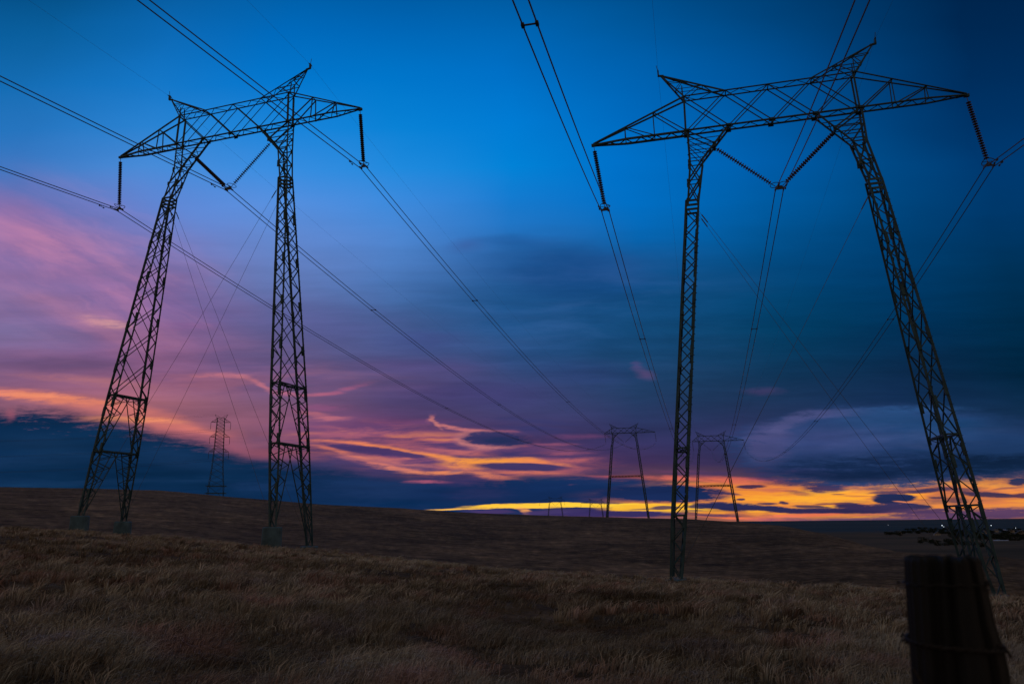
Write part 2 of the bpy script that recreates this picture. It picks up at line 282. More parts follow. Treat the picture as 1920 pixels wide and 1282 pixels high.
# ------------------------------------------------------------------ helpers
class MB:
    def __init__(s): s.v = []; s.f = []; s.n = 0
    def add(s, vs, fs):
        s.v.extend(vs); s.f.extend([tuple(i + s.n for i in f) for f in fs]); s.n += len(vs)
    def prism(s, a, b, prof, up=None):
        a = Vector(a); b = Vector(b); d = b - a
        if d.length < 1e-6: return
        d.normalize()
        up = Vector(up) if up is not None else (Vector((0, 0, 1)) if abs(d.z) < .9 else Vector((0, 1, 0)))
        x = d.cross(up)
        if x.length < 1e-5: x = d.cross(Vector((1, 0, 0)))
        x.normalize(); y = x.cross(d).normalized(); k = len(prof)
        vs = [tuple(p + x * q[0] + y * q[1]) for p in (a, b) for q in prof]
        fs = [(i, (i + 1) % k, k + (i + 1) % k, k + i) for i in range(k)] + [tuple(range(k - 1, -1, -1)), tuple(range(k, 2 * k))]
        s.add(vs, fs)
    def ell(s, a, b, w, up=None, flip=1):      # steel angle section
        t = w * 0.22
        s.prism(a, b, [(0, 0), (w * flip, 0), (w * flip, t), (t * flip, t), (t * flip, w), (0, w)], up)
    def box(s, a, b, w, h, up=None):
        s.prism(a, b, [(-w / 2, -h / 2), (w / 2, -h / 2), (w / 2, h / 2), (-w / 2, h / 2)], up)
    def tube(s, pts, r, k=6, taper=None):
        pts = [Vector(p) for p in pts]; n = len(pts); rings = []
        base = s.n; vs = []
        for i, p in enumerate(pts):
            d = (pts[min(i + 1, n - 1)] - pts[max(i - 1, 0)]).normalized()
            up = Vector((0, 0, 1)) if abs(d.z) < .9 else Vector((0, 1, 0))
            x = d.cross(up).normalized(); y = x.cross(d)
            rr = r if taper is None else r * taper[i]
            for j in range(k):
                t = 2 * PI * j / k; vs.append(tuple(p + x * rr * math.cos(t) + y * rr * math.sin(t)))
        fs = []
        for i in range(n - 1):
            for j in range(k):
                a = i * k + j; b = i * k + (j + 1) % k; fs.append((a, b, b + k, a + k))
        fs.append(tuple(range(k - 1, -1, -1))); fs.append(tuple((n - 1) * k + j for j in range(k)))
        s.add(vs, fs)
    def lathe(s, a, b, prof, k=10):            # prof: (t along a->b in metres, radius)
        a = Vector(a); d = (Vector(b) - a).normalized()
        up = Vector((0, 0, 1)) if abs(d.z) < .9 else Vector((0, 1, 0)); x = d.cross(up).normalized(); y = x.cross(d)
        vs = []
        for t, r in prof:
            for j in range(k):
                q = 2 * PI * j / k; vs.append(tuple(a + d * t + x * r * math.cos(q) + y * r * math.sin(q)))
        fs = []
        for i in range(len(prof) - 1):
            for j in range(k):
                p0 = i * k + j; p1 = i * k + (j + 1) % k; fs.append((p0, p1, p1 + k, p0 + k))
        fs.append(tuple(range(k - 1, -1, -1))); fs.append(tuple((len(prof) - 1) * k + j for j in range(k)))
        s.add(vs, fs)
    def build(s, name, mat, parent=None, smooth=False):
        me = bpy.data.meshes.new(name); me.from_pydata(s.v, [], s.f); me.update()
        if smooth: me.polygons.foreach_set('use_smooth', [True] * len(me.polygons))
        o = bpy.data.objects.new(name, me); col.objects.link(o)
        if mat: me.materials.append(mat)
        if parent: o.parent = parent
        return o
def empty(name, loc=(0, 0, 0), rot=(0, 0, 0)):
    o = bpy.data.objects.new(name, None); col.objects.link(o); o.location = loc; o.rotation_euler = rot; o.empty_display_size = .5
    return o
def tag(o, label=None, cat=None, group=None, kind=None):
    for k, v in (('label', label), ('category', cat), ('group', group), ('kind', kind)):
        if v: o[k] = v
    return o
def copy_tree(o, parent=None):
    c = o.copy(); col.objects.link(c)
    if parent: c.parent = parent
    for ch in list(o.children): copy_tree(ch, c)
    return c

# ------------------------------------------------------------------ materials
def material(name, color, rough=0.8, metal=0.0, var=0.25, scale=4.0, color2=None, bump=0.0, detail=6, stretch=(1, 1, 1), spec=0.5):
    mt = bpy.data.materials.new(name); mt.use_nodes = True; t = mt.node_tree; b = t.nodes['Principled BSDF']
    b.inputs['Roughness'].default_value = rough; b.inputs['Metallic'].default_value = metal
    b.inputs['Specular IOR Level'].default_value = spec
    g = t.nodes.new('ShaderNodeNewGeometry') if False else t.nodes.new('ShaderNodeTexCoord')
    mp = t.nodes.new('ShaderNodeMapping'); mp.inputs['Scale'].default_value = stretch; t.links.new(g.outputs['Object'], mp.inputs[0])
    n = t.nodes.new('ShaderNodeTexNoise'); n.inputs['Scale'].default_value = scale; n.inputs['Detail'].default_value = detail
    t.links.new(mp.outputs[0], n.inputs['Vector'])
    r = t.nodes.new('ShaderNodeValToRGB'); r.color_ramp.elements[0].position = 0.32; r.color_ramp.elements[1].position = 0.68
    c2 = color2 or tuple(c * (1 - var) for c in color)
    r.color_ramp.elements[0].color = (*c2, 1); r.color_ramp.elements[1].color = (*color, 1)
    t.links.new(n.outputs['Fac'], r.inputs[0]); t.links.new(r.outputs[0], b.inputs['Base Color'])
    if bump:
        bp = t.nodes.new('ShaderNodeBump'); bp.inputs['Strength'].default_value = bump; bp.inputs['Distance'].default_value = .02
        t.links.new(n.outputs['Fac'], bp.inputs['Height']); t.links.new(bp.outputs[0], b.inputs['Normal'])
    return mt
M = {}
M['steel'] = material('galvanised_steel', (0.035, 0.105, 0.145), 0.6, 0.2, 0.4, 1.6, (0.014, 0.05, 0.07))
M['insulator'] = material('brown_porcelain', (0.05, 0.03, 0.025), 0.3, 0, .3, 6)
M['hardware'] = material('dark_hardware', (0.06, 0.065, 0.07), 0.5, .5)
M['cable'] = material('aluminium_conductor', (0.10, 0.11, 0.12), 0.5, .4, .2, 3)
M['concrete'] = material('pier_concrete', (0.085, 0.17, 0.24), 0.9, 0, .5, 2.0, bump=.5)
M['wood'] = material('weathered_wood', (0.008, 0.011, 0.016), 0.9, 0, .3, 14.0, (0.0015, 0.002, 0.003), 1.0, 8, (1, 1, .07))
M['wire'] = material('rusty_wire', (0.030, 0.026, 0.026), 0.7, .4, .4, 60)

# ------------------------------------------------------------------ terrain
XS = np.array([0, 150, 300, 450, 600, 750, 900, 1000, 1200, 1300, 1400, 1480, 1560, 1620, 1700, 1800, 1868, 1920], float)
RY = np.array([914, 916, 921, 934, 946, 953, 962, 965.5, 970, 973, 979, 988, 1004, 1022, 1038, 1042, 1045, 1050], float)
RD = np.array([240, 245, 250, 250, 250, 250, 250, 250, 245, 235, 220, 195, 165, 145, 125, 115, 112, 110], float)
CX = np.array([0, 150, 240, 400, 500, 590, 700, 900, 1100, 1250, 1400, 1600, 1700, 1920], float)
CY = np.array([984, 990, 998, 1010, 1022, 1027, 1040, 1060, 1075, 1084, 1090, 1100, 1106, 1118], float) + 7.0
CD = np.array([62, 61, 60, 55, 52, 51, 49, 47, 45.5, 44.8, 44.5, 45, 46.5, 48], float)
def _tab(xs, ys):
    az = []; te = []
    for x, y in zip(xs, ys):
        d = ray(x, y); az.append(math.atan2(d.x, d.y)); te.append(d.z / math.hypot(d.x, d.y))
    return np.array(az), np.array(te)
R_AZ, R_TE = _tab(XS, RY); C_AZ, C_TE = _tab(CX, CY)
KN = np.array([0.0, 0.45, 1.0, 1.9, 3.0])        # near part of the profile, in crest distances
def hash_noise(x, y, seed=0):
    xi = np.floor(x); yi = np.floor(y); xf = x - xi; yf = y - yi
    def h(a, b):
        n = np.sin(a * 127.1 + b * 311.7 + seed * 74.7) * 43758.5453; return n - np.floor(n)
    u = xf * xf * (3 - 2 * xf); v = yf * yf * (3 - 2 * yf)
    return (h(xi, yi) * (1 - u) + h(xi + 1, yi) * u) * (1 - v) + (h(xi, yi + 1) * (1 - u) + h(xi + 1, yi + 1) * u) * v - .5
def pchip(xk, yk, x):
    """monotone cubic for arrays: xk,yk (n,K), x (n,)"""
    h = np.diff(xk, axis=1); dl = np.diff(yk, axis=1) / h
    mk = np.zeros_like(yk); s = (dl[:, 1:] * dl[:, :-1]) > 0
    hm = 2 * dl[:, 1:] * dl[:, :-1] / np.where(s, dl[:, 1:] + dl[:, :-1], 1)
    mk[:, 1:-1] = np.where(s, hm, 0); mk[:, 0] = dl[:, 0]; mk[:, -1] = dl[:, -1] * 0
    i = np.clip((x[:, None] >= xk).sum(1) - 1, 0, xk.shape[1] - 2); r = np.arange(len(x))
    t = np.clip((x - xk[r, i]) / h[r, i], 0, 1); t2 = t * t; t3 = t2 * t
    return ((2 * t3 - 3 * t2 + 1) * yk[r, i] + (t3 - 2 * t2 + t) * h[r, i] * mk[r, i] + (-2 * t3 + 3 * t2) * yk[r, i + 1] + (t3 - t2) * h[r, i] * mk[r, i + 1])
def ground_z(x, y, rough=True):
    x = np.atleast_1d(np.asarray(x, float)); y = np.atleast_1d(np.asarray(y, float))
    az = np.arctan2(x, y); d = np.hypot(x, y)
    w = np.clip((np.abs(az) - 0.75) / 1.2, 0, 1); w = w * w * (3 - 2 * w)      # eases out behind the viewer
    ct = np.interp(az, C_AZ, C_TE) * (1 - w) + -0.03 * w; cd = np.interp(az, C_AZ, CD)
    rt = np.interp(az, R_AZ, R_TE) * (1 - w) + 0.0 * w; rd = np.interp(az, R_AZ, RD)
    zc = ct * cd; zr = rt * rd
    right = np.clip((az - R_AZ[10]) / (R_AZ[14] - R_AZ[10]), 0, 1)
    zero = np.zeros_like(d)
    xk = np.stack([zero, .3 * cd, cd, cd + 22, rd * .72, rd, rd * 1.35, rd * 1.35 + 250, zero + 1300, zero + 3000, zero + 8000, zero + 60000], 1)
    zdip = np.minimum(zc, (zc + 22 * 0) + (ct - 0.055) * 22 + 0 * zc)
    zdip = zc + (ct - 0.05) * 22
    z70 = np.where(zr > zdip, zr - (zr - zdip) * .42, zdip + (zr - zdip) * .6)
    back = (1 - right)
    yk = np.stack([zero - 1.55, -1.55 + (zc + 1.55) * .22, zc, zdip, z70, zr, zr - 1.0 - 3.0 * right, -12 - 18 * right + np.maximum(zr, 0) * 1.0 * back * 0.9, zero - 42 + 0 * back, zero - 46, zero - 50, zero - 60], 1)
    z = pchip(xk, yk, d)
    if rough:
        a = np.clip((d - 60) / 200, 0, 1)
        fade = np.clip(1 - np.abs(d - rd) / (rd * .25), 0, 1)
        z = z + hash_noise(x / 1.3, y / 1.3, 1) * .16 * np.clip(1.3 - d / 260, 0, 1) + hash_noise(x / .45, y / .45, 2) * .08 * np.clip(1.2 - d / 60, 0, 1) \
              + hash_noise(x / 4.5, y / 4.5, 3) * .22 * np.clip(1.4 - d / 220, 0, 1) * np.clip(d / 12, 0, 1) + hash_noise(x / 18, y / 18, 4) * .5 * np.clip(d / 60 - .8, 0, 1) * np.clip(2 - d / 300, 0, 1) * (1 - .6 * fade)
    return z
def gz(x, y): return float(ground_z(x, y)[0])

def ground_material():
    mt = bpy.data.materials.new('dry_grass_ground'); mt.use_nodes = True; t = mt.node_tree; b = t.nodes['Principled BSDF']
    N = t.nodes.new; L = t.links.new
    b.inputs['Roughness'].default_value = 1.0; b.inputs['Specular IOR Level'].default_value = 0.1
    g = N('ShaderNodeNewGeometry')
    def nz(sc_, det, rough, scl=(1, 1, 1)):
        mp = N('ShaderNodeMapping'); mp.inputs['Scale'].default_value = scl; L(g.outputs['Position'], mp.inputs[0])
        n = N('ShaderNodeTexNoise'); n.inputs['Scale'].default_value = sc_; n.inputs['Detail'].default_value = det; n.inputs['Roughness'].default_value = rough
        L(mp.outputs[0], n.inputs['Vector']); return n.outputs['Fac']
    def ramp(f, stops):
        r = N('ShaderNodeValToRGB')
        while len(r.color_ramp.elements) < len(stops): r.color_ramp.elements.new(1)
        for k, (p_, c_) in enumerate(stops): r.color_ramp.elements[k].position = p_; r.color_ramp.elements[k].color = (*c_, 1)
        L(f, r.inputs[0]); return r.outputs[0]
    def mix(f, a, bb, mode='MIX'):
        n = N('ShaderNodeMix'); n.data_type = 'RGBA'; n.blend_type = mode
        if isinstance(f, float): n.inputs[0].default_value = f
        else: L(f, n.inputs[0])
        L(a, n.inputs[6]); L(bb, n.inputs[7]); return n.outputs[2]
    big = ramp(nz(.06, 5, .6), [(.35, (.10, .085, .055)), (.5, (.19, .155, .11)), (.66, (.30, .24, .18))])
    mid = ramp(nz(.9, 8, .65), [(.34, (.07, .055, .04)), (.5, (.19, .15, .105)), (.64, (.38, .31, .235))])
    fine = ramp(nz(9, 6, .7), [(.3, (.35, .35, .35)), (.7, (1, 1, 1))])
    c = mix(.55, big, mid); c = mix(.8, c, fine, 'MULTIPLY')
    tus = ramp(nz(.22, 7, .72), [(.36, (.55, .46, .43)), (.48, (1.15, .98, .90)), (.56, (1.4, 1.18, 1.06)), (.66, (2.3, 1.92, 1.72))])
    c = mix(1.0, c, tus, 'MULTIPLY')
    swale = ramp(nz(.018, 4, .55), [(.38, (.62, .58, .52)), (.6, (1.15, 1.05, .92))])
    c = mix(1.0, c, swale, 'MULTIPLY')
    # far country: duller cropland and dark woodland, in plots; farthest tone turned blue to paint in haze
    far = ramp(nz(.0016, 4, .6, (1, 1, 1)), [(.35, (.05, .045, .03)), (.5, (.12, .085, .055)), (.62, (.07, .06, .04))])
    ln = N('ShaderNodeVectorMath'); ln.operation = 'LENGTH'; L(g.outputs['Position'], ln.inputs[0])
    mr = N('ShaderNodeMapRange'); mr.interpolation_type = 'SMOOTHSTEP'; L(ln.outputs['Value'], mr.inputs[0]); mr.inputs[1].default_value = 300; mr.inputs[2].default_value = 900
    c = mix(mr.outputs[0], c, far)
    far_haze = ramp(nz(.0005, 5, .6, (.4, 1, 1)), [(.4, (.018, .055, .085)), (.65, (.04, .085, .11))])
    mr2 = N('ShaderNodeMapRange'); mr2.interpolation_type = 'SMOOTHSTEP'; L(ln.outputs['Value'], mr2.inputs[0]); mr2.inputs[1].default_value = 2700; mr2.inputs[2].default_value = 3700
    c = mix(mr2.outputs[0], c, far_haze)
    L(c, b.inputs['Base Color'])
    bp = N('ShaderNodeBump'); bp.inputs['Strength'].default_value = .8; bp.inputs['Distance'].default_value = .25; L(nz(2.2, 8, .7), bp.inputs['Height']); L(bp.outputs[0], b.inputs['Normal'])
    return mt
M['ground'] = ground_material()
az_in = np.radians(np.arange(-44, 44.01, .22)); az_out = np.radians(np.arange(48, 312.1, 4.0))
AZ = np.concatenate([az_in, az_out]); nA = len(AZ)
DD = np.concatenate([[.25], np.geomspace(.6, 70, 230), np.geomspace(71.5, 600, 130), np.geomspace(620, 60000, 90)]); nD = len(DD)
A2, D2 = np.meshgrid(AZ, DD)
gx = (np.sin(A2) * D2).ravel(); gy = (np.cos(A2) * D2).ravel(); gzv = ground_z(gx, gy)
verts = np.stack([gx, gy, gzv], 1)
faces = []
idx = np.arange(nA * nD).reshape(nD, nA); nx = np.roll(idx, -1, 1)
quads = np.stack([idx[:-1], idx[1:], nx[1:], nx[:-1]], -1).reshape(-1, 4)
def np_mesh(name, verts, quads, mat, smooth=True, extra=None):
    me = bpy.data.meshes.new(name); nq, k = quads.shape
    me.vertices.add(len(verts)); me.vertices.foreach_set('co', verts.astype(np.float32).ravel())
    me.loops.add(nq * k); me.loops.foreach_set('vertex_index', quads.astype(np.int32).ravel())
    me.polygons.add(nq); me.polygons.foreach_set('loop_start', np.arange(0, nq * k, k, dtype=np.int32)); me.polygons.foreach_set('loop_total', np.full(nq, k, np.int32))
    if smooth: me.polygons.foreach_set('use_smooth', np.ones(nq, bool))
    me.update(calc_edges=True); me.materials.append(mat)
    o = bpy.data.objects.new(name, me); col.objects.link(o); return o
ctr = len(verts); verts = np.vstack([verts, [[0, 0, -1.56]]])
g_o = np_mesh('ground', verts, quads, M['ground'])
tag(g_o, kind='structure')

# ------------------------------------------------------------------ grass
def grass_material():
    mt = bpy.data.materials.new('dry_grass_blades'); mt.use_nodes = True; t = mt.node_tree; b = t.nodes['Principled BSDF']; N = t.nodes.new; L = t.links.new
    b.inputs['Roughness'].default_value = .9; b.inputs['Specular IOR Level'].default_value = .1
    a = N('ShaderNodeAttribute'); a.attribute_name = 'tone'
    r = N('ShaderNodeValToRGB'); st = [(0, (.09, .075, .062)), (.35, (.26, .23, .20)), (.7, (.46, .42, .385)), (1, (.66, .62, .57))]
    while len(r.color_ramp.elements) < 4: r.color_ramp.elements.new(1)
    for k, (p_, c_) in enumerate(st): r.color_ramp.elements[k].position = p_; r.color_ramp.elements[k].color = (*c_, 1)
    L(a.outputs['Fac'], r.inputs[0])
    g = N('ShaderNodeNewGeometry'); n1 = N('ShaderNodeTexNoise'); n1.inputs['Scale'].default_value = .55; n1.inputs['Detail'].default_value = 4; L(g.outputs['Position'], n1.inputs['Vector'])
    r2 = N('ShaderNodeValToRGB'); st2 = [(.34, (1.12, .84, .86)), (.46, (1, 1, 1)), (.56, (1.0, 1.0, .90)), (.68, (.98, .95, 1.1))]
    while len(r2.color_ramp.elements) < 4: r2.color_ramp.elements.new(1)
    for k, (p_, c_) in enumerate(st2): r2.color_ramp.elements[k].position = p_; r2.color_ramp.elements[k].color = (*c_, 1)
    L(n1.outputs['Fac'], r2.inputs[0]); mx = N('ShaderNodeMix'); mx.data_type = 'RGBA'; mx.blend_type = 'MULTIPLY'; mx.inputs[0].default_value = 1
    L(r.outputs[0], mx.inputs[6]); L(r2.outputs[0], mx.inputs[7]); L(mx.outputs[2], b.inputs['Base Color'])
    return mt
M['grass'] = grass_material()
def make_grass():
    bands = [(3.5, 9, 260, 9, .0060), (9, 16, 110, 9, .009), (16, 30, 42, 8, .015), (30, 75, 15, 7, .026)]
    V_, Q_, T_ = [], [], []; off = 0
    for d0, d1, dens, nb, wdt in bands:
        hw = math.radians(39); area = hw * (d1 * d1 - d0 * d0); n = int(area * dens)
        d = np.sqrt(RNG.uniform(d0 * d0, d1 * d1, n)); az = RNG.uniform(-hw, hw, n)
        x = d * np.sin(az); y = d * np.cos(az)
        clump = hash_noise(x / 1.1, y / .8, 11) + .6 * hash_noise(x / .35, y / .35, 12) + .8 * hash_noise(x / 4, y / 2.5, 13)
        keep = RNG.uniform(0, 1, n) < np.clip(.62 + clump * .9, .12, 1)
        x, y, d, clump = x[keep], y[keep], d[keep], clump[keep]; n = len(x)
        z = ground_z(x, y)
        gap = hash_noise(x / 1.5, y / 2.6, 21) + .5 * hash_noise(x / .6, y / .9, 22) + .35 * hash_noise(x / 5, y / 7, 23)
        gp = np.clip((gap + .30) / .28, 0, 1)
        hgt = np.clip((.15 + .16 * clump + RNG.uniform(0, .06, n)) * (.30 + .70 * gp), .04, .42)
        tone0 = np.clip((.46 + .55 * hash_noise(x / 1.6, y / 1.9, 15) + .5 * hash_noise(x / 7, y / 8, 16) + .3 * np.clip((d - 30) / 12, 0, 1) + RNG.normal(0, .06, n)) * (.35 + .65 * gp), 0, 1)  # tone also darkened in the hollows, as painted shade between clumps
        X = np.repeat(x, nb); Y = np.repeat(y, nb); Z = np.repeat(z, nb); H = np.repeat(hgt, nb) * RNG.uniform(.5, 1.25, n * nb)
        TN = np.clip(np.repeat(tone0, nb) + RNG.normal(0, .10, n * nb), 0, 1)
        m_ = n * nb; sp = RNG.normal(0, .045, (m_, 2)) * (1 + wdt * 40)
        X = X + sp[:, 0]; Y = Y + sp[:, 1]
        wind = 1.0 + .9 * hash_noise(X / 2.5, Y / 3, 18)
        lx = wind * H * .9 + RNG.normal(0, .6, m_) * H; ly = -.15 * H + RNG.normal(0, .5, m_) * H
        th = RNG.uniform(-.9, .9, m_) ; wx = np.cos(th) * wdt * .5; wy = np.sin(th) * wdt * .5
        b0 = np.stack([X - wx, Y - wy, Z - .04], 1); b1 = np.stack([X + wx, Y + wy, Z - .04], 1)
        mx, my, mz = X + lx * .35, Y + ly * .35, Z + H * .62
        c0 = np.stack([mx - wx * .8, my - wy * .8, mz], 1); c1 = np.stack([mx + wx * .8, my + wy * .8, mz], 1)
        tx, ty, tz = X + lx, Y + ly, Z + H * RNG.uniform(.5, .95, m_)
        e0 = np.stack([tx - wx * .2, ty - wy * .2, tz], 1); e1 = np.stack([tx + wx * .2, ty + wy * .2, tz], 1)
        V_.append(np.stack([b0, b1, c0, c1, e0, e1], 1).reshape(-1, 3))
        base = off + np.arange(m_) * 6
        Q_.append(np.concatenate([np.stack([base, base + 1, base + 3, base + 2], 1), np.stack([base + 2, base + 3, base + 5, base + 4], 1)]))
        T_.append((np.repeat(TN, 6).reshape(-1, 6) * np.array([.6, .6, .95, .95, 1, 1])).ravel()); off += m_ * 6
    # taller tussocks standing out of the carpet
    n = 4200; d = np.sqrt(RNG.uniform(5.5 ** 2, 62 ** 2, n)) ; d = np.where(RNG.uniform(0, 1, n) < .5, RNG.uniform(6, 30, n), d); az = RNG.uniform(-.68, .68, n)
    x = d * np.sin(az); y = d * np.cos(az); kp = hash_noise(x / 4, y / 5, 31) + hash_noise(x / 1.2, y / 1.5, 32) > -.15; x, y, d = x[kp], y[kp], d[kp]; n = len(x); z = ground_z(x, y)
    nb = 26; sz = RNG.uniform(.6, 1.35, n); X = np.repeat(x, nb); Y = np.repeat(y, nb); Z = np.repeat(z, nb); S_ = np.repeat(sz, nb); DD_ = np.repeat(d, nb); m_ = n * nb
    ph = RNG.uniform(0, 2 * PI, m_); rr = RNG.uniform(0, 1, m_) ** .6; H = S_ * RNG.uniform(.12, .28, m_)
    X = X + np.cos(ph) * rr * .12 * S_; Y = Y + np.sin(ph) * rr * .12 * S_
    lx = np.cos(ph) * rr * H * .9 + H * .45; ly = np.sin(ph) * rr * H * .9
    wdt = np.clip(DD_ * .0011, .007, .04); th = RNG.uniform(-.9, .9, m_); wx = np.cos(th) * wdt * .5; wy = np.sin(th) * wdt * .5
    TN = np.clip(np.repeat(RNG.uniform(.15, .85, n), nb) + RNG.normal(0, .1, m_), 0, 1)
    P3 = lambda a_, b_, c_: np.stack([a_, b_, c_], 1)
    mx, my, mz = X + lx * .35, Y + ly * .35, Z + H * .65; tx, ty, tz = X + lx, Y + ly, Z + H * RNG.uniform(.7, 1, m_)
    V_.append(np.stack([P3(X - wx, Y - wy, Z - .04), P3(X + wx, Y + wy, Z - .04), P3(mx - wx * .8, my - wy * .8, mz), P3(mx + wx * .8, my + wy * .8, mz), P3(tx - wx * .2, ty - wy * .2, tz), P3(tx + wx * .2, ty + wy * .2, tz)], 1).reshape(-1, 3))
    base = off + np.arange(m_) * 6; Q_.append(np.concatenate([np.stack([base, base + 1, base + 3, base + 2], 1), np.stack([base + 2, base + 3, base + 5, base + 4], 1)]))
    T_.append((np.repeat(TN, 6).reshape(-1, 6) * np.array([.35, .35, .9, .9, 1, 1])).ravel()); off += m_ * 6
    V_ = np.concatenate(V_); Q_ = np.concatenate(Q_); T_ = np.concatenate(T_)
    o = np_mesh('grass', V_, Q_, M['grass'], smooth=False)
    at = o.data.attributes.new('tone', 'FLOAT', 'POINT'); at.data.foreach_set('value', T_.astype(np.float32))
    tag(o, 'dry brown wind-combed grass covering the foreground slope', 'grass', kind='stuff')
    return o
make_grass()

# ------------------------------------------------------------------ lattice towers
ZH = 2.286; ZP = 4.10; XP = 6.146
def zigzag(mb, A, B, C, D, n, w, up=None, rungs=False):
    """lacing between line A-B and line C-D"""
    A, B, C, D = map(Vector, (A, B, C, D))
    for i in range(n):
        p = A.lerp(B, i / n) if i % 2 == 0 else C.lerp(D, i / n)
        q = C.lerp(D, (i + 1) / n) if i % 2 == 0 else A.lerp(B, (i + 1) / n)
        mb.ell(p, q, w, up)
        if rungs: mb.ell(A.lerp(B, (i + 1) / n), C.lerp(D, (i + 1) / n), w, up)
def portal_tower(spec):
    """spec: pose + legs; local x across the line, y along it, z = 0 at the beam's bottom chord"""
    a = spec.get('a', 4.882); wd = .315; ch = spec.get('ch', .105); lc = spec.get('lc', .058); far = spec.get('far', False)
    armL, armR = spec.get('arms', (10.5 - a, 10.5 - a))
    root = empty('transmission_tower', spec['loc'], (0, spec.get('tilt', 0), spec['yaw']))
    root.rotation_mode = 'XYZ'
    Rm = (Matrix.Rotation(spec['yaw'], 3, 'Z') @ Matrix.Rotation(spec.get('tilt', 0), 3, 'Y')); root.rotation_euler = Rm.to_euler('XYZ')
    T0 = Vector(spec['loc']); Rinv = Rm.inverted()
    def ground_local(x, y, z0=-27):
        z = z0
        for _ in range(6):
            w = T0 + Rm @ Vector((x, y, z)); z += gz(w.x, w.y) - w.z
        return z
    S = M['steel']
    # beam
    mb = MB(); xs = [-a + a * i / 2 for i in range(5)]
    for s in (-1, 1):
        y = s * wd
        mb.ell((-a, y, 0), (a, y, 0), ch * 1.1); mb.ell((-a, y, ZH), (a, y, ZH), ch * .8)
        for i in range(4):
            mb.ell((xs[i], y, ZH), (xs[i + 1], y, 0), lc * 1.15); mb.ell((xs[i], y - .03 * s, 0), (xs[i + 1], y - .03 * s, ZH), lc)
        for x in (-a, a): mb.ell((x, y, 0), (x * .985, y, ZH), ch)
    zigzag(mb, (-a, -wd, 0), (a, -wd, 0), (-a, wd, 0), (a, wd, 0), 16 if not far else 8, lc * .8)
    zigzag(mb, (-a, -wd, ZH), (a, -wd, ZH), (-a, wd, ZH), (a, wd, ZH), 12 if not far else 6, lc * .7)
    for x in xs:
        mb.ell((x, -wd, 0), (x, wd, 0), lc); mb.ell((x, -wd, ZH), (x, wd, ZH), lc)
    for x in (xs[1], xs[3], xs[0], xs[4], xs[2]):
        for s in (-1, 1): mb.box((x - .16, s * (wd + .01), .03), (x + .16, s * (wd + .01), .03), .02, .26)
    mb.build('cross_beam', S, root)
    # arms
    for s, al in ((-1, armL), (1, armR)):
        mb = MB(); x1 = s * a; x2 = s * (a + al * .333); x3 = s * (a + al * .645); xt = s * (a + al)
        def tz(x): return ZH + (.12 - ZH) * (abs(x) - a) / al
        def ty(x): return wd * (1 - (abs(x) - a) / al)
        for q in (-1, 1):
            y = q * wd
            mb.ell((x1, y, 0), (x3, y, 0), ch * 1.05); mb.ell((x3, y, 0), (xt, q * .04, .02), ch)
            mb.ell((x1, y, ZH), (xt, q * .03, .12), ch * .8)
            for x in (x2, x3): mb.ell((x, y, 0), (x, q * ty(x), tz(x)), lc)
            mb.ell((x2, q * ty(x2), tz(x2)), (x1, y, 0), lc * 1.1); mb.ell((x3, q * ty(x3), tz(x3)), (x2, y, 0), lc)
        zigzag(mb, (x1, -wd, 0), (x3, -wd, 0), (x1, wd, 0), (x3, wd, 0), 8, lc * .8)
        zigzag(mb, (x3, -wd, 0), (xt, -.04, 0), (x3, wd, 0), (xt, .04, 0), 4, lc * .8)
        for x in (x2, x3): mb.ell((x, -ty(x), tz(x)), (x, ty(x), tz(x)), lc)
        mb.box((xt - .14, 0, .05), (xt + .14, 0, .05), .16, .16)
        mb.build('cross_arm', S, root)
    # ground wire peaks
    for s in (-1, 1):
        mb = MB(); tip = Vector((s * XP, 0, ZP))
        for q in (-1, 1):
            A_ = Vector((s * a, q * wd, ZH)); B_ = Vector((s * a / 2, q * wd, ZH))
            mb.ell(A_, tip, ch * .75); mb.ell(B_, tip, ch * .75)
            for t in (.35, .7): mb.ell(A_.lerp(tip, t), B_.lerp(tip, t * .95), lc * .7)
            mb.ell(A_, B_.lerp(tip, .4), lc * .75); mb.ell(A_.lerp(tip, .35), B_.lerp(tip, .66), lc * .7)
            mb.ell((s * a, q * wd * .8, ZH), (s * (a + .02), q * wd * .6, ZH + .85), lc)
        for t in (.35, .7):
            for b_ in (a, a / 2):
                A_ = Vector((s * b_, -wd, ZH)).lerp(tip, t); B_ = Vector((s * b_, wd, ZH)).lerp(tip, t); mb.ell(A_, B_, lc * .7)
        zigzag(mb, (s * a / 2, -wd, ZH), tip, (s * a / 2, wd, ZH), tip, 6, lc * .7)
        mb.box(tip + Vector((-s * .2, 0, -.03)), tip + Vector((s * .16, 0, .02)), .1, .1)
        mb.box(tip + Vector((s * .12, 0, 0)), tip + Vector((s * .12, 0, .36)), .09, .16); mb.tube([tip + Vector((s * .12, -.2, .3)), tip + Vector((s * .12, .2, .3))], .035)
        mb.tube([tip + Vector((s * .12, 0, .3)), tip + Vector((s * .2, 0, .75))], .018)
        mb.build('ground_wire_peak', S, root)
    # legs
    necks = spec['necks']; feet = spec['feet']; hx = .30; feet_pts = []
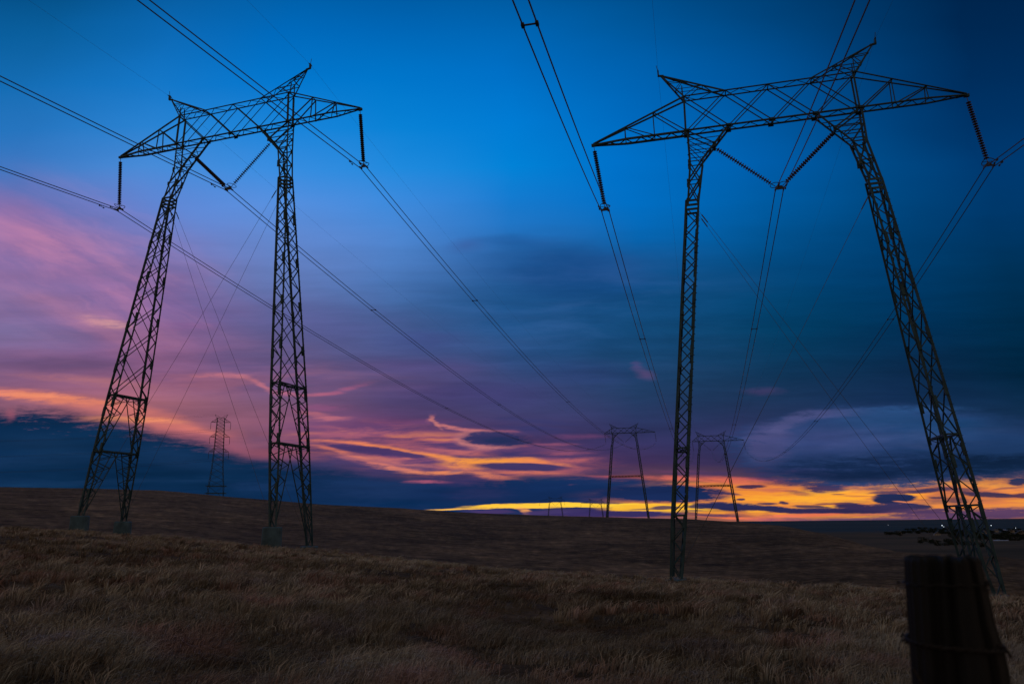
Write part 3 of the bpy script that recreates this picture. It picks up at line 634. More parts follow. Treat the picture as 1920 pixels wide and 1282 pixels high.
    for li, s in enumerate((-1, 1)):
        mb = MB(); nxk, nzk = necks[li]; fx, fz = feet[li]
        def cx(z): return nxk + (fx - nxk) * (z - nzk) / (fz - nzk)
        st1, st2 = spec.get('struts', (-18.9, -22.75))
        def hy(z):
            if z > st1: return .32 + (1.42 - .32) * (nzk - z) / (nzk - st1)
            return 1.42 + (1.86 - 1.42) * (st1 - z) / (st1 + 27.4)
        # head: outer chord up to the beam end, inner chord out to the beam's quarter point
        zs = -2.0; neck = Vector((nxk, 0, nzk))
        for q in (-1, 1):
            y = q * wd; yn = q * .30
            oc = Vector((s * a, y, 0)); ic = Vector((s * a / 2, y, 0))
            o2 = Vector((s * (a + .02), y, zs)); i2 = Vector((s * (a - .72), y, zs))
            on = Vector((nxk + s * hx, yn, nzk)); inn = Vector((nxk - s * hx, yn, nzk))
            mb.ell(oc, o2, ch); mb.ell(o2, on, ch); mb.ell(ic, i2, ch); mb.ell(i2, inn, ch)
            for t in (.30, .5, .75): mb.ell(oc.lerp(o2, t), ic.lerp(i2, t), lc * .8)
            mb.ell(o2, i2, lc); mb.ell(oc, ic.lerp(i2, .52), ch * .75); mb.ell(oc.lerp(o2, .30), ic.lerp(i2, .75), lc * .8); mb.ell(oc.lerp(o2, .5), i2, lc * .8)
            mid_o = o2.lerp(on, .5); mid_i = i2.lerp(inn, .5)
            mb.ell(o2, mid_i, lc); mb.ell(i2, mid_o, lc * 1.4); mb.ell(mid_o, mid_i, lc); mb.ell(mid_o, inn, lc); mb.ell(mid_i, on, lc * 1.4)
            for p, h_ in ((o2, .16), (mid_i, .24), (ic.lerp(i2, .52), .15), (mid_o, .13)):
                mb.box(p + Vector((0, 0, -h_)), p + Vector((0, 0, h_)), .18 if far else .15, .05)
        zigzag(mb, (s * a / 2, -wd, 0), (s * (a - .72), -wd, zs), (s * a / 2, wd, 0), (s * (a - .72), wd, zs), 6, lc * .8)
        zigzag(mb, (s * a, -wd, 0), (s * (a + .02), -wd, zs), (s * a, wd, 0), (s * (a + .02), wd, zs), 5, lc * .8)
        zigzag(mb, (s * (a - .72), -wd, zs), (nxk - s * hx, -.3, nzk), (s * (a - .72), wd, zs), (nxk - s * hx, .3, nzk), 4, lc * .8)
        for k in range(3):                                   # plate collars under the neck
            z = nzk - .06 - k * .27; c_ = cx(z)
            for q in (-1, 1): mb.box((c_ - .34, q * .34, z), (c_ + .34, q * .34, z), .03, .13)
            for q in (-1, 1): mb.box((c_ + q * .33, -.36, z), (c_ + q * .33, .36, z), .03, .13)
        # foot levels
        gfar = ground_local(cx(fz), hy(fz), fz); gnear = ground_local(cx(fz), -hy(fz), fz)
        lv = {-1: gnear, 1: gfar}; pier_h = spec['pier'][li]
        zend = {-1: lv[-1] + pier_h[0], 1: lv[1] + pier_h[1]}
        def chord(q, r, z):                                  # q: near/far side, r: -1/1 across
            w = hx if z > st2 else hx * (1 - .45 * min(1, (st2 - z) / 5.0))
            return Vector((cx(z) + r * w, q * hy(z), z))
        for q in (-1, 1):
            zz = [nzk, st1, st2, zend[q]]
            for r in (-1, 1):
                for z0, z1 in zip(zz[:-1], zz[1:]): mb.ell(chord(q, r, z0), chord(q, r, z1), ch * 1.12, up=(0, 1, 0), flip=r)
            if not far:
                for r in (-1, 1):
                    for k in range(1, 8):                    # splice plates and climbing pegs
                        z = nzk - 3.05 * k + .3 * r
                        if z < zend[q] + .6: break
                        a_, b_ = chord(q, r, z), chord(q, r, z - .62); mb.box(a_, b_, ch * 1.4, ch * 1.4)
                for k in range(60):
                    z = nzk - 1 - .4 * k
                    if z < zend[q] + 2.5: break
                    c0 = chord(q, 1, z); mb.box(c0, c0 + Vector((.17, 0, 0)), .022, .022)
                for zt in (st1, st2):
                    for r in (-1, 1): mb.box(chord(q, r, zt + .2) + Vector((0, -q * .06, 0)), chord(q, r, zt - .25) + Vector((0, -q * .06, 0)), .03, .26)
            n = int((nzk - .6 - zend[q]) / .66)              # narrow faces: zigzag lacing
            for i in range(n):
                z0 = nzk - .6 + (zend[q] - nzk + .6) * i / n; z1 = nzk - .6 + (zend[q] - nzk + .6) * (i + 1) / n
                r = 1 if i % 2 else -1; mb.ell(chord(q, r, z0), chord(q, -r, z1), lc)
        z = nzk - .6; lev = [z]                              # wide faces: crossed lacing
        while z > st1 + 1.2:
            z -= max(.95, 2 * hy(z) * 1.02); lev.append(z)
        lev = [nzk - .6 + (v - nzk + .6) * (st1 - nzk + .6) / (lev[-1] - nzk + .6) for v in lev]
        for r in (-1, 1):
            for z0, z1 in zip(lev[:-1], lev[1:]):
                mb.ell(chord(-1, r, z0), chord(1, r, z1), lc * 1.05); mb.ell(chord(1, r, z0), chord(-1, r, z1), lc * 1.05)
            for zt in (st1, st2):
                mb.ell(chord(-1, r, zt), chord(1, r, zt), ch * .95)
            # inverted-V openings below each strut, laced to the chords
            for zt, zb in ((st1, {-1: st2, 1: st2}), (st2, zend)):
                top = (chord(-1, r, zt) + chord(1, r, zt)) / 2
                for q in (-1, 1):
                    z1 = zb[q] + .15; e = chord(q, r, z1); t_ = top + Vector((0, q * .12, 0))
                    mb.ell(t_, e, lc * 1.25); c0 = chord(q, r, zt)
                    nn = 4 if zt == st1 else 5
                    for i in range(nn):
                        f0, f1 = (i + .3) / nn, min(1, (i + .8) / nn)
                        mb.ell(t_.lerp(e, f0), c0.lerp(e, f1), lc * .8); mb.ell(t_.lerp(e, f0), c0.lerp(e, max(0, (i - .1) / nn)), lc * .8)
        for zt in (st1, st2):
            for q in (-1, 1): mb.ell(chord(q, -1, zt), chord(q, 1, zt), ch * .8)
            mb.ell(chord(-1, -1, zt), chord(1, 1, zt), lc); mb.ell(chord(-1, 1, zt), chord(1, -1, zt), lc)
        leg = mb.build('leg', S, root)
        for q in (-1, 1):
            c_ = Vector((cx(zend[q]), q * hy(zend[q]), 0)); pm = MB()
            zt = zend[q] + .06; zb_ = lv[q] - .8
            pm.lathe((c_.x, c_.y, zt), (c_.x, c_.y, zb_), [(0, .50), (.05, .56), (.06, .58), (zt - zb_, .60)], 20)
            pm.build('footing', M['concrete'], leg)
            feet_pts.append((s, q, Vector((c_.x, c_.y, zend[q] + .1))))
    # crossed bracing cables: from each neck to the opposite leg's two feet
    if spec.get('cables', True):
        for s in (-1, 1):
            nk = necks[0 if s < 0 else 1]
            for q in (-1, 1):
                e = [p for (ss, qq, p) in feet_pts if ss == -s and qq == q][0]
                st = Vector((nk[0] - s * .3, q * .3, nk[1] - .75)); cm = MB(); cm.tube([st, st.lerp(e, .5) - Vector((0, 0, .12)), e], .010 , 5)
                dd = (e - st).normalized(); cm.tube([st + dd * .3, st + dd * .9], .035, 5)
                cm.build('brace_cable', M['cable'], root)
    if 'beam_strut' in spec:
        z = spec['beam_strut']; mb = MB()
        f = lambda li: necks[li][0] + (feet[li][0] - necks[li][0]) * (z - necks[li][1]) / (feet[li][1] - necks[li][1])
        x0, x1 = f(0), f(1)
        for y in (-.4, .4):
            mb.ell((x0, y, z), (x1, y, z), ch * 1.4); mb.ell((x0, y, z - .5), (x1, y, z - .5), ch * 1.4)
            zigzag(mb, (x0, y, z), (x1, y, z), (x0, y, z - .5), (x1, y, z - .5), 20, lc)
        mb.build('strut', S, root)
    # insulator strings
    sw = spec.get('swing', .107); IL = 4.35
    def string(p0, p1, rings=True, ins_gap=.28):
        p0 = Vector(p0); p1 = Vector(p1); d = (p1 - p0); L_ = d.length; d.normalize(); mb = MB()
        prof = [(0, .02), (ins_gap, .02)]; t = ins_gap; nd = 24 if not far else 8; dr = .138 if not far else .22; step = (L_ - ins_gap - .42) / nd
        for i in range(nd):
            prof += [(t + .003, .036), (t + step * .36, .045), (t + step * .42, dr), (t + step * .60, dr * .9), (t + step * .64, .036)]; t += step
        prof += [(t, .02), (L_ - .1, .02)]
        mb.lathe(p0, p1, prof, 12 if not far else 6)
        return mb.build('insulator_string', M['insulator'], root), d
    ends = {}
    for s, al in ((-1, armL), (1, armR)):
        p0 = Vector((s * (a + al), 0, -.05)); p1 = p0 + Vector((math.sin(sw), 0, -math.cos(sw))) * (IL - .05)
        o_, d_ = string(p0, p1); ends['L' if s < 0 else 'R'] = p1
        hm = MB()
        if not far:
            rp = [p1 + Vector((.30 * math.cos(t), .42 * math.sin(t), .28 + .05 * math.sin(2 * t))) for t in np.linspace(0, 2 * PI, 17)]
            hm.tube(rp, .022, 6); hm.tube([p1 + Vector((-.3, 0, .28)), p1 + Vector((.3, 0, .28))], .016)
            hm.build('corona_ring', M['hardware'], o_)
            ym = MB(); ym.prism(p1 + Vector((0, -.015, .12)), p1 + Vector((0, .015, .12)), [(-.28, -.12), (.28, -.12), (.05, .12), (-.05, .12)])
            for k in (-1, 1): ym.box(p1 + Vector((k * .225, -.17, 0)), p1 + Vector((k * .225, .17, 0)), .06, .09)
            ym.build('yoke_plate', M['hardware'], o_)
    pv = Vector((spec.get('vx', 0.0), 0, -4.22)); ends['M'] = pv
    for s in (-1, 1):
        at = Vector((s * 3.36, 0, -1.12)) if a > 4 else Vector((s * 3.3, 0, -1.1))
        ab = MB(); ab.box((at.x, -wd, at.z), (at.x, wd, at.z), .08, .10); 
        o_, d_ = string(at, pv + Vector((s * .12, 0, .1)), ins_gap=.18)
        ab.build('attachment_bar', S, o_)
        if s > 0 and not far:
            hm = MB(); 
            for k in (-1, 1):
                rp = [pv + Vector((k * .22 + .26 * math.cos(t), .38 * math.sin(t), .26)) for t in np.linspace(0, 2 * PI, 17)]
                hm.tube(rp, .02, 6)
            hm.build('corona_ring', M['hardware'], o_)
            ym = MB(); ym.prism(pv + Vector((0, -.015, .08)), pv + Vector((0, .015, .08)), [(-.28, -.12), (.28, -.12), (.16, .12), (-.16, .12)])
            for k in (-1, 1): ym.box(pv + Vector((k * .225, -.17, -.04)), pv + Vector((k * .225, .17, -.04)), .06, .09)
            ym.build('yoke_plate', M['hardware'], o_)
    pk = {'PL': Vector((-XP - .12, 0, ZP + .3)), 'PR': Vector((XP + .12, 0, ZP + .3))}
    out = {k: T0 + Rm @ v for k, v in {**ends, **pk}.items()}
    return root, out

TL, EL = portal_tower(dict(loc=(-20.169, 51.774, 27.705), yaw=-.3342, tilt=.0038, necks=((-5.30, -4.16), (4.75, -4.11)), feet=((-8.36, -27.0), (6.86, -28.38)), pier=((1.0, 1.0), (1.35, .25))))
tag(TL, 'lattice portal tower nearest the pink sunset clouds with two legs on the left slope', 'transmission tower', 'two near portal towers with insulator strings')
TR, ER = portal_tower(dict(loc=(15.422, 41.748, 22.811), yaw=-.2188, tilt=-.0223, necks=((-4.92, -4.38), (5.06, -4.36)), feet=((-7.49, -25.46), (7.30, -26.28)), pier=((.06, .06), (.06, .06)), struts=(-18.9, -22.4)))
tag(TR, 'largest lattice portal tower, standing behind the wooden fence post with one leg', 'transmission tower', 'two near portal towers with insulator strings')
farspec = dict(a=5.35, ch=.20, lc=.105, far=True, cables=False, swing=.1, struts=(-19.5, -26.0), beam_strut=-18.6, necks=((-5.5, -5.0), (5.5, -5.0)), feet=((-8.8, -36.0), (8.8, -36.0)), pier=((.1, .1), (.1, .1)))
TA, EA = portal_tower(dict(farspec, loc=(49.0, 343.0, 37.9), yaw=-.2, arms=(3.2, 8.0)))
tag(TA, 'distant portal tower on the ridge seen just left of the tall near tower leg', 'transmission tower', 'distant portal towers on the skyline')
TB, EB = portal_tower(dict(farspec, loc=(84.6, 333.0, 33.0), yaw=-.2, arms=(2.6, 8.0)))
tag(TB, 'distant portal tower on the ridge framed against orange cloud right of the tall near leg', 'transmission tower', 'distant portal towers on the skyline')
def far_copy(src, px, py, dist, label, dz=0):
    d = ray(px, py); k = dist / math.hypot(d.x, d.y)
    c = copy_tree(src); c.location = (d.x * k, d.y * k, d.z * k); c.rotation_euler = (0, 0, PI - .05)
    tag(c, label, 'transmission tower', 'distant portal towers on the skyline'); return c
far_copy(TA, 1041, 939, 700, 'tiny far portal tower before the yellow streak, larger of the faint pair')
far_copy(TB, 1117, 943, 730, 'tiny faint far portal tower over the yellow streak beside the bigger distant tower')

# double-circuit tower on the left skyline
def suspension_tower():
    d = ray(404, 930); dist = 480.0; k = dist / math.hypot(d.x, d.y); x, y = d.x * k, d.y * k
    zg = gz(x, y); ztop = 0.0
    dt = ray(412, 777); kt = dist / math.hypot(dt.x, dt.y); H = dt.z * kt - zg
    root = empty('transmission_tower', (x, y, zg), (0, 0, .28)); S = M['steel']
    wf = lambda z: float(np.interp(z, [0, H - 46, H - 41, H - 31, H - 20, H], [4.6, 4.2, 4.0, 3.0, 2.5, 1.9]))
    mb = MB(); lv = list(np.concatenate([np.linspace(0, H - 41, 4), np.linspace(H - 41, H - 20, 7)[1:], np.linspace(H - 20, H - 2, 10)[1:]]))
    P = lambda i, z: Vector(([-1, 1, 1, -1][i] * wf(z), [-1, -1, 1, 1][i] * wf(z), z))
    for z0, z1 in zip(lv[:-1], lv[1:]):
        for i in range(4):
            j = (i + 1) % 4; mb.ell(P(i, z0), P(i, z1), .2); mb.ell(P(i, z0), P(j, z1), .11); mb.ell(P(j, z0), P(i, z1), .11)
            if z1 > H - 22 or abs(z1 - (H - 41)) < 1: mb.ell(P(i, z1), P(j, z1), .11)
    for zb in (H - 41, H - 45):
        for i in range(4): mb.ell(P(i, zb), P((i + 1) % 4, zb), .3)
        for q in (-1, 1): mb.ell((-5.6, q * 3.9, zb), (5.6, q * 3.9, zb), .3)
    mb.build('lattice_body', S, root)
    pts = []
    for n_, (zz, L_) in enumerate(((H - 4.5, 5.4), (H - 13, 5.4), (H - 21.5, 5.4))):
        for s in (-1, 1):
            am = MB(); w = wf(zz)
            for q in (-1, 1):
                am.ell((s * w, q * w, zz), (s * L_, 0, zz), .17); am.ell((s * w, q * w, zz + 2.0), (s * L_, 0, zz), .12)
                am.ell((s * (w + 1.6), q * w * .5, zz), (s * (w), q * w, zz + 2.0), .1)
            am.build('cross_arm', S, root)
            im = MB(); prof = [(0, .05)]; 
            for i in range(9): prof += [(.3 + i * .38, .08), (.42 + i * .38, .2), (.55 + i * .38, .08)]
            prof += [(4.2, .05)]
            im.lathe((s * L_, 0, zz - .05), (s * L_, 0, zz - 4.2), prof, 6); im.build('insulator_string', M['insulator'], root)
            pts.append(Vector((s * L_, 0, zz - 4.2)))
    for s in (-1, 1):
        hm = MB()
        for q in (-1, 1): hm.ell((s * wf(H - 3), q * wf(H - 3), H - 3), (s * 3.6, 0, H), .13); hm.ell((0, q * .6, H - 2), (s * 3.6, 0, H), .1)
        hm.build('ground_wire_horn', S, root); pts.append(Vector((s * 3.6, 0, H)))
    tag(root, 'distant slender double-circuit lattice tower with six hanging insulators beyond the left hill', 'transmission tower')
    Rz = Matrix.Rotation(.28, 3, 'Z'); T0 = Vector((x, y, zg))
    return root, [T0 + Rz @ p for p in pts], T0
TT, TP, T0T = suspension_tower()

# ------------------------------------------------------------------ conductors
HB, HF = (.2165, .2408), .0
def span(P, Q, c, n=60):
    """parabolic span from P to Q, second-order coefficient c"""
    P = Vector(P); Q = Vector(Q); d = Q - P; L_ = math.hypot(d.x, d.y); out = []
    for i in range(n + 1):
        s = i / n; out.append(Vector((P.x + d.x * s, P.y + d.y * s, P.z + d.z * s - c * L_ * L_ * s * (1 - s))))
    return out
def at(pts, dist):
    acc = 0
    for a_, b_ in zip(pts[:-1], pts[1:]):
        l = (b_ - a_).length
        if acc + l >= dist: return a_.lerp(b_, (dist - acc) / l), (b_ - a_).normalized()
        acc += l
    return pts[-1], (pts[-1] - pts[-2]).normalized()
def bundle(P, Q, back_dir, back_m, back_c, cf, label, spacers_b=(23.5,), first=26):
    """twin-conductor line through the clamp at P: forward span to Q, rear span overhead past the viewer"""
    B = Vector((P.x - math.sin(back_dir) * 110, P.y - math.cos(back_dir) * 110, P.z + back_m * 110 + back_c * 12100))
    fwd = span(P, Q, cf, 70); bk = span(P, B, back_c, 44)
    root = empty('power_line', P)
    for k in (-1, 1):
        pts = []
        for seq in (bk[::-1], fwd[1:]):
            for i, p in enumerate(seq):
                pts.append(p)
        off = []
        for i, p in enumerate(pts):
            d = (pts[min(i + 1, len(pts) - 1)] - pts[max(i - 1, 0)]); d.z = 0; d.normalize()
            off.append(p + Vector((d.y, -d.x, 0)) * (.225 * k) - P - Vector((0, 0, .05)))
        mb = MB(); mb.tube(off, .027, 6); mb.build('conductor', M['cable'], root)
    sp = [(fwd, first + 52 * i) for i in range(6)] + [(bk, q) for q in spacers_b]
    for seq, dist in sp:
        p, d = at(seq, dist); dd = Vector((d.x, d.y, 0)).normalized(); sx = Vector((dd.y, -dd.x, 0)) * .225; mb = MB(); c_ = p - P - Vector((0, 0, .05))
        mb.tube([c_ - sx, c_ + sx], .03, 6)
        for k in (-1, 1): mb.box(c_ + sx * k - dd * .09, c_ + sx * k + dd * .09, .10, .10)
        mb.build('spacer', M['hardware'], root)
    for k in (-1, 1):                                        # dampers either side of the clamp
        for seq, dist in ((bk, 1.25 + .3 * k),):
            p, d = at(seq, dist); dd = Vector((d.x, d.y, 0)).normalized(); sx = Vector((dd.y, -dd.x, 0)) * .225 * k; mb = MB(); c_ = p - P + sx - Vector((0, 0, .16))
            mb.tube([c_ - dd * .22, c_ + dd * .22], .012, 5); mb.tube([c_ - dd * .26, c_ - dd * .14], .045, 6); mb.tube([c_ + dd * .14, c_ + dd * .26], .045, 6); mb.tube([c_, c_ + Vector((0, 0, .12))], .02, 5)
            mb.build('vibration_damper', M['hardware'], root)
    tag(root, label, 'power line', 'twin conductor bundles of the two lines'); return root
LN = [('L', 'left tower', 'pink clouds', EL, EA, .2161, -.1395, .0002), ('R', 'right tower', 'dark sky', ER, EB, .2192, -.1683, .00127)]
names = {
 ('L', 'L'): 'twin cable hanging from the left arm of the left near tower, crossing the pink clouds',
 ('L', 'M'): 'twin cable held by the V-shaped insulators of the left near tower',
 ('L', 'R'): 'twin cable hanging from the right arm of the left near tower, crossing open blue sky',
 ('R', 'L'): 'twin cable hanging from the left arm of the right near tower, in mid picture',
 ('R', 'M'): 'twin cable held by the V-shaped insulators of the right near tower',
 ('R', 'R'): 'twin cable hanging from the right arm of the right near tower, crossing its sloping leg'}
for key, _, _, E1, E2, ps, m_, c_ in LN:
    for ph in 'LMR':
        bundle(E1[ph], E2[ph], ps, m_, c_, .00041, names[(key, ph)], spacers_b=((23.5,) if (key, ph) == ('R', 'L') else (40.0,)))
def thin_wire(name_label, pts, r, group):
    o0 = pts[0].copy(); mb = MB(); mb.tube([p - o0 for p in pts], r, 5); o = mb.build('ground_wire', M['cable'], None); o.location = o0
    tag(o, name_label, 'ground wire', group)
gl = {('L', 'PL'): 'thin single wire from the left peak of the left near tower', ('L', 'PR'): 'thin single wire from the right peak of the left near tower',
      ('R', 'PL'): 'thin single wire rising from the left peak of the right near tower', ('R', 'PR'): 'thin single wire from the highest peak of the right near tower'}
for key, _, _, E1, E2, ps, m_, c_ in LN:
    for ph in ('PL', 'PR'):
        P = E1[ph]; B = Vector((P.x - math.sin(ps) * 110, P.y - math.cos(ps) * 110, P.z - .06 * 110))
        bk = span(P, B, .0003, 30); fw = span(P, E2[ph], .0003, 60)
        thin_wire(gl[(key, ph)], bk[::-1] + fw[1:], .0055, 'thin ground wires over the near towers')
side = ['upper', 'upper', 'middle', 'middle', 'lower', 'lower', 'topmost', 'topmost']; lr = ['left', 'right'] * 4
for i, p in enumerate(TP):
    q = p + Vector((-300, -60, -3)); w = span(p, q, .0003, 40); o0 = p.copy(); mb = MB(); mb.tube([k - o0 for k in w], .035 if i < 6 else .02, 4)
    o = mb.build('power_line', M['cable'], None); o.location = o0
    tag(o, f'faint distant wire leaving the {side[i]} {lr[i]} arm of the slender tower' if i < 6 else f'faint distant wire from the top {lr[i]} horn of the slender tower', 'power line', 'faint wires of the slender distant tower')

# ------------------------------------------------------------------ fence post
def fence_post():
    LEAN = .075; D = 1.65; p0 = ray(1768, 1043); k = D / p0.y; top = p0 * k
    zt = top.z; cx_ = top.x
    root = empty('fence_post', (cx_, D, gz(cx_, D) - .05)); base_z = root.location.z
    root.rotation_euler = (0, 0, -math.atan2(cx_, D)); n = 64; ring_z = [zt, zt - .006, zt - .03, zt - .07, zt - .12, zt - .17, zt - .21, zt - .27, zt - .36, zt - .5, zt - .75, zt - 1.0, base_z - .2]
    # half widths to the left and right of the axis, read off the photographed silhouette
    pxm = D / F_PX * .836
    lf = lambda z: float(np.interp(zt - z, [0, .1, .27, 1.6], [77, 75, 70, 66])) * pxm
    rf = lambda z: float(np.interp(zt - z, [0, .004, .03, .10, .15, .18, .27, .5, 1.6], [64, 68, 73, 84, 90, 104, 110, 112, 110])) * pxm
    vs = []; fs = []; rr = random.Random(5)
    groove = [1 + (rr.random() - .5) * .06 - (.17 if rr.random() < .2 else 0) for _ in range(n)]
    topj = [rr.uniform(-.007, .003) for _ in range(n)]
    for r_i, z in enumerate(ring_z):
        for j in range(n):
            t = 2 * PI * j / n; c, s = math.cos(t), math.sin(t)
            w = rf(z) if c > 0 else lf(z); e = .75
            x = w * math.copysign(abs(c) ** e, c) * groove[j]; y = .085 * math.copysign(abs(s) ** e, s) * groove[j]
            if r_i == 0: x *= .965; y *= .95
            zz = z + (topj[j] if r_i < 2 else 0); x -= (zt - z) * LEAN
            vs.append((x, y, zz - base_z))
    for i in range(len(ring_z) - 1):
        for j in range(n): fs.append((i * n + j, (i + 1) * n + j, (i + 1) * n + (j + 1) % n, i * n + (j + 1) % n))
    c0 = len(vs)
    for j in range(n): vs.append((vs[j][0] * .5 + rr.uniform(-.003, .003), vs[j][1] * .5, zt - base_z + rr.uniform(-.012, .002)))
    for j in range(n): fs.append((j, (j + 1) % n, c0 + (j + 1) % n, c0 + j))
    vs.append((0, 0, zt - base_z - .008))
    for j in range(n): fs.append((c0 + j, c0 + (j + 1) % n, len(vs) - 1))
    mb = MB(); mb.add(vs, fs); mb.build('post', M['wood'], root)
    def around(zc, slope, name, r=.0022, lift=.004, twist=True):
        m2 = MB()
        for ph in ((0, PI) if twist else (0,)):
            pts = []
            for i in range(145):
                t = 2 * PI * i / 144; c, s = math.cos(t), math.sin(t); z = zc + slope * c
                w = (rf(z) if c > 0 else lf(z)) + lift; pp = Vector((w * math.copysign(abs(c) ** .75, c) - (zt - z) * LEAN, (.085 + lift) * math.copysign(abs(s) ** .75, s), z - base_z))
                q = 18 * t + ph; pp += Vector((c * math.cos(q), s * math.cos(q), math.sin(q))) * r * 1.1; pts.append(pp)
            m2.tube(pts, r, 5)
        for t in (3.3, 5.95):                                 # barbs and twisted ends
            c, s = math.cos(t), math.sin(t); z = zc + slope * c; w = (rf(z) if c > 0 else lf(z)) + lift
            q = Vector((w * math.copysign(abs(c) ** .75, c) - (zt - z) * LEAN, (.085 + lift) * math.copysign(abs(s) ** .75, s), z - base_z))
            for a_ in range(5): m2.tube([q + Vector((rr.uniform(-.012, .012), rr.uniform(-.01, .01), rr.uniform(-.012, .012))), q + Vector((rr.uniform(-.012, .012), rr.uniform(-.01, .01), rr.uniform(-.012, .012)))], r * 1.1, 5)
        m2.build(name, M['wire'], root)
    around(zt - .165, -.006, 'wire_loop'); around(zt - .05, .001, 'wire_loop', r=.0014, twist=False)
    m3 = MB(); pts = [Vector((-lf(zt - .2) * .9 - .015 + i * .0048, -.085 - .006, zt - .205 - i * .0095 - base_z)) for i in range(14)]; m3.tube(pts, .0024, 5); m3.build('wire_tail', M['wire'], root)
    tag(root, 'dark weathered wooden fence post wrapped with wire in the lower right corner', 'fence post')
fence_post()

# ------------------------------------------------------------------ far valley: trees, houses, ponds, lamps
M['leaf'] = material('dark_foliage', (.03, .042, .022), 1.0, 0, .5, .6, spec=.1)
M['bark'] = material('bark', (.05, .035, .025), 1.0)
M['house'] = material('pale_siding', (.38, .36, .33), .8); M['roof'] = material('grey_shingles', (.12, .12, .13), .8); M['door'] = material('house_door', (.06, .04, .035), .6)
M['glass'] = material('window_glass', (.03, .035, .045), .15)
M['ice'] = material('pond_ice', (.55, .60, .66), .35, 0, .12, .05)
def make_tree(seed, h, wd_):
    rr = random.Random(seed); root = empty('tree'); mb = MB()
    mb.tube([(0, 0, -1), (.1, 0, h * .25), (-.1, .1, h * .6), (0, 0, h * .85)], .35, 6, [1.2, .9, .5, .2])
    for k in range(5):
        t = rr.uniform(0, 6.28); z = h * rr.uniform(.25, .55); mb.tube([(0, 0, z), (math.cos(t) * wd_ * .5, math.sin(t) * wd_ * .5, z + h * .22)], .14, 5, [1, .4])
    mb.build('trunk', M['bark'], root); cb = MB()
    for k in range(230):
        a_ = rr.uniform(0, 6.28); u = rr.random() ** .5; zf = rr.uniform(.12, 1.0); prof = math.sin(min(1, zf * 1.25) * PI * .62 + .35) * wd_ * rr.uniform(.75, 1.1)
        c = Vector((math.cos(a_) * u * prof, math.sin(a_) * u * prof, h * zf)); s_ = rr.uniform(.5, 1.2)
        v = [tuple(c + Vector((rr.uniform(-s_, s_), rr.uniform(-s_, s_), rr.uniform(-s_, s_) * .8))) for _ in range(4)]
        cb.add(v, [(0, 1, 2), (0, 2, 3), (0, 1, 3), (1, 2, 3)])
    cb.build('crown', M['leaf'], root); return root
def on_ground(px, py, dmax=5200):
    d = ray(px, py); h = math.hypot(d.x, d.y); t = np.geomspace(300, dmax, 4000); gzv_ = ground_z(d.x / h * t, d.y / h * t, False)
    below = (d.z / h * t) <= gzv_; i = int(np.argmax(below)) if below.any() else len(t) - 1
    return Vector((d.x / h * t[i], d.y / h * t[i], gzv_[i])), t[i]
protos = [make_tree(s, h, w) for s, h, w in ((1, 10, 6), (2, 8, 5), (3, 13, 6), (4, 6, 6.5))]
tr = random.Random(12); first = [True] * 4
rows = [(1660, 1690, 1002, 8), (1690, 1765, 999, 22), (1765, 1860, 999, 26), (1700, 1800, 994, 12), (1860, 1925, 996, 14), (1780, 1925, 1006, 40), (1720, 1800, 1018, 12), (1750, 1850, 1023, 12), (1830, 1925, 1011, 20)]
kinds_ = ['broad dark tree', 'low rounded dark tree', 'tall dark tree', 'squat dark thicket tree']
row_txt = ['at the left tip of the valley tree belt', 'in the left half of the valley tree belt', 'in the middle of the valley tree belt', 'at the far edge of the tree belt', 'among the houses at the right edge', 'in front of the valley houses', 'on the near dark strip below the tree belt', 'lowest beside the tower leg foot', 'near the pale pond at the right edge']
for ri, (x0, x1, y0, n) in enumerate(rows):
    for i in range(n):
        px = x0 + (x1 - x0) * (i + tr.random()) / n; py = y0 + tr.uniform(-2.5, 2.5)
        P, dd = on_ground(px, py); k = tr.randrange(4) 
        if first[k]: o = protos[k]; first[k] = False
        else: o = copy_tree(protos[k])
        s_ = tr.uniform(.75, 1.15) * (dd / 1900.0) ** .6; o.location = P; o.scale = (s_ * 1.25, s_ * 1.25, s_ * .8); o.rotation_euler = (0, 0, tr.uniform(0, 6.28))
        tag(o, kinds_[k] + ' ' + row_txt[ri], 'tree', 'valley trees, ' + kinds_[k] + 's ' + row_txt[ri])
def make_house(w, l, h, label, px, py, yaw):
    P, dd = on_ground(px, py); root = empty('house', P, (0, 0, yaw)); mb = MB(); mb.box((0, -l / 2, h / 2 - 1), (0, l / 2, h / 2 - 1), w, h + 2, up=(0, 0, 1)); mb.build('wall', M['house'], root)
    r = MB(); ov = .5; rh = w * .3
    vs = [(-w / 2 - ov, -l / 2 - ov, h - .2), (w / 2 + ov, -l / 2 - ov, h - .2), (0, -l / 2 - ov, h + rh), (-w / 2 - ov, l / 2 + ov, h - .2), (w / 2 + ov, l / 2 + ov, h - .2), (0, l / 2 + ov, h + rh)]
    r.add(vs, [(0, 1, 2), (5, 4, 3), (0, 2, 5, 3), (1, 4, 5, 2), (0, 3, 4, 1)]); rf_ = r.build('roof', M['roof'], root)
    c = MB(); c.box((w * .2, l * .2, h), (w * .2, l * .2, h + rh + 1), .9, .9); c.build('chimney', M['house'], rf_)
    d_ = MB(); d_.box((-.55, -l / 2 - .04, 1.05), (.55, -l / 2 - .04, 1.05), .08, 2.1); d_.build('door', M['door'], root)
    for s in (-1, 1):
        wm = MB(); wm.box((s * w * .3 - .6, -l / 2 - .04, 1.7), (s * w * .3 + .6, -l / 2 - .04, 1.7), .08, 1.2); wm.build('window', M['glass'], root)
    tag(root, label, 'house', 'pale houses among the valley trees')
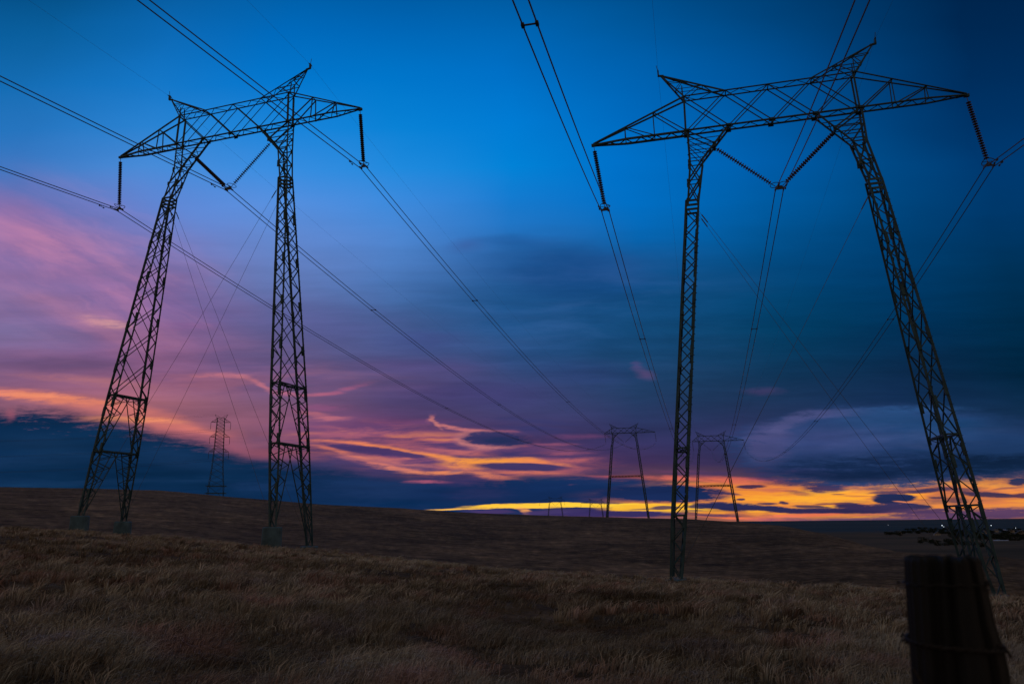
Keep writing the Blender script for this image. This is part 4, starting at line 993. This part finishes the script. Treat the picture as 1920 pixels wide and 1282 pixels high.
for a_ in [(14, 12, 4, 'small pale house at the left end of the valley tree belt', 1685, 1000, .5), (16, 12, 4, 'pale house between trees left of the sloping tower leg', 1757, 1003, -.3), (20, 14, 5, 'wide pale house seen through the sloping tower leg', 1845, 1001, .2), (16, 12, 5, 'pale house between two dark trees right of the sloping tower leg', 1868, 997, .9), (18, 13, 5, 'pale house at the right edge behind the trees', 1895, 998, .1), (24, 14, 5, 'long pale house nearest the right edge of the picture', 1914, 1002, -.2)]:
    make_house(*a_)
def pond(px0, px1, py, depth, name):
    P, dd = on_ground((px0 + px1) / 2, py); Q0, _ = on_ground(px0, py); Q1, _ = on_ground(px1, py); rx = (Q1 - Q0).length / 2
    vs = []; n = 28
    for j in range(n):
        t = 2 * PI * j / n; r = 1 + .18 * math.sin(3 * t + px0) ; vs.append((math.cos(t) * rx * r, math.sin(t) * depth * r, 0))
    mb = MB(); mb.add(vs + [(v[0] * 1.02, v[1] * 1.02, -3) for v in vs], [tuple(range(n))] + [(j, n + j, n + (j + 1) % n, (j + 1) % n) for j in range(n)])
    o = mb.build(name, M['ice']); o.location = P + Vector((0, 0, .5)); o.rotation_euler = (0, 0, -math.atan2(P.x, P.y)); tag(o, kind='structure')
pond(1863, 1890, 1012.5, 45, 'pond'); pond(1880, 1905, 993, 110, 'pond')
d_ = ray(1915, 1050)
# valley lamps (lit)
ml = bpy.data.materials.new('lamp_light'); ml.use_nodes = True; b_ = ml.node_tree.nodes['Principled BSDF']; b_.inputs['Emission Color'].default_value = (.75, .88, 1, 1); b_.inputs['Emission Strength'].default_value = 1.5
for lx, ly, r_, lab in [(1767, 986, 2.2, 'bright valley lamp left of the sloping tower leg'), (1770, 988.5, 1.2, 'small valley lamp just under the brighter one'), (1666, 985, 1.0, 'faint valley lamp farthest left on the plain'), (1859, 986, 1.8, 'valley lamp right of the sloping tower leg'), (1800, 1000, .7, 'dim lamp within the valley tree belt'), (1905, 991, 1.0, 'dim lamp near the right edge houses')]:
    P, dd = on_ground(lx, ly + 3, 9000); root = empty('lamp_post', P); hh = 3 * dd / F_PX + 2
    pm = MB(); pm.tube([(0, 0, -1), (0, 0, hh)], .3, 6, [1, .6]); pm.build('pole', M['steel'], root)
    hm = MB(); hm.lathe((0, 0, hh - r_), (0, 0, hh + r_), [(0, r_ * .2), (r_ * .3, r_ * .75), (r_, r_), (r_ * 1.7, r_ * .75), (2 * r_, r_ * .2)], 10); hm.build('lamp_head', ml, root)
    tag(root, lab, 'lamp', 'lit lamps on the valley plain')
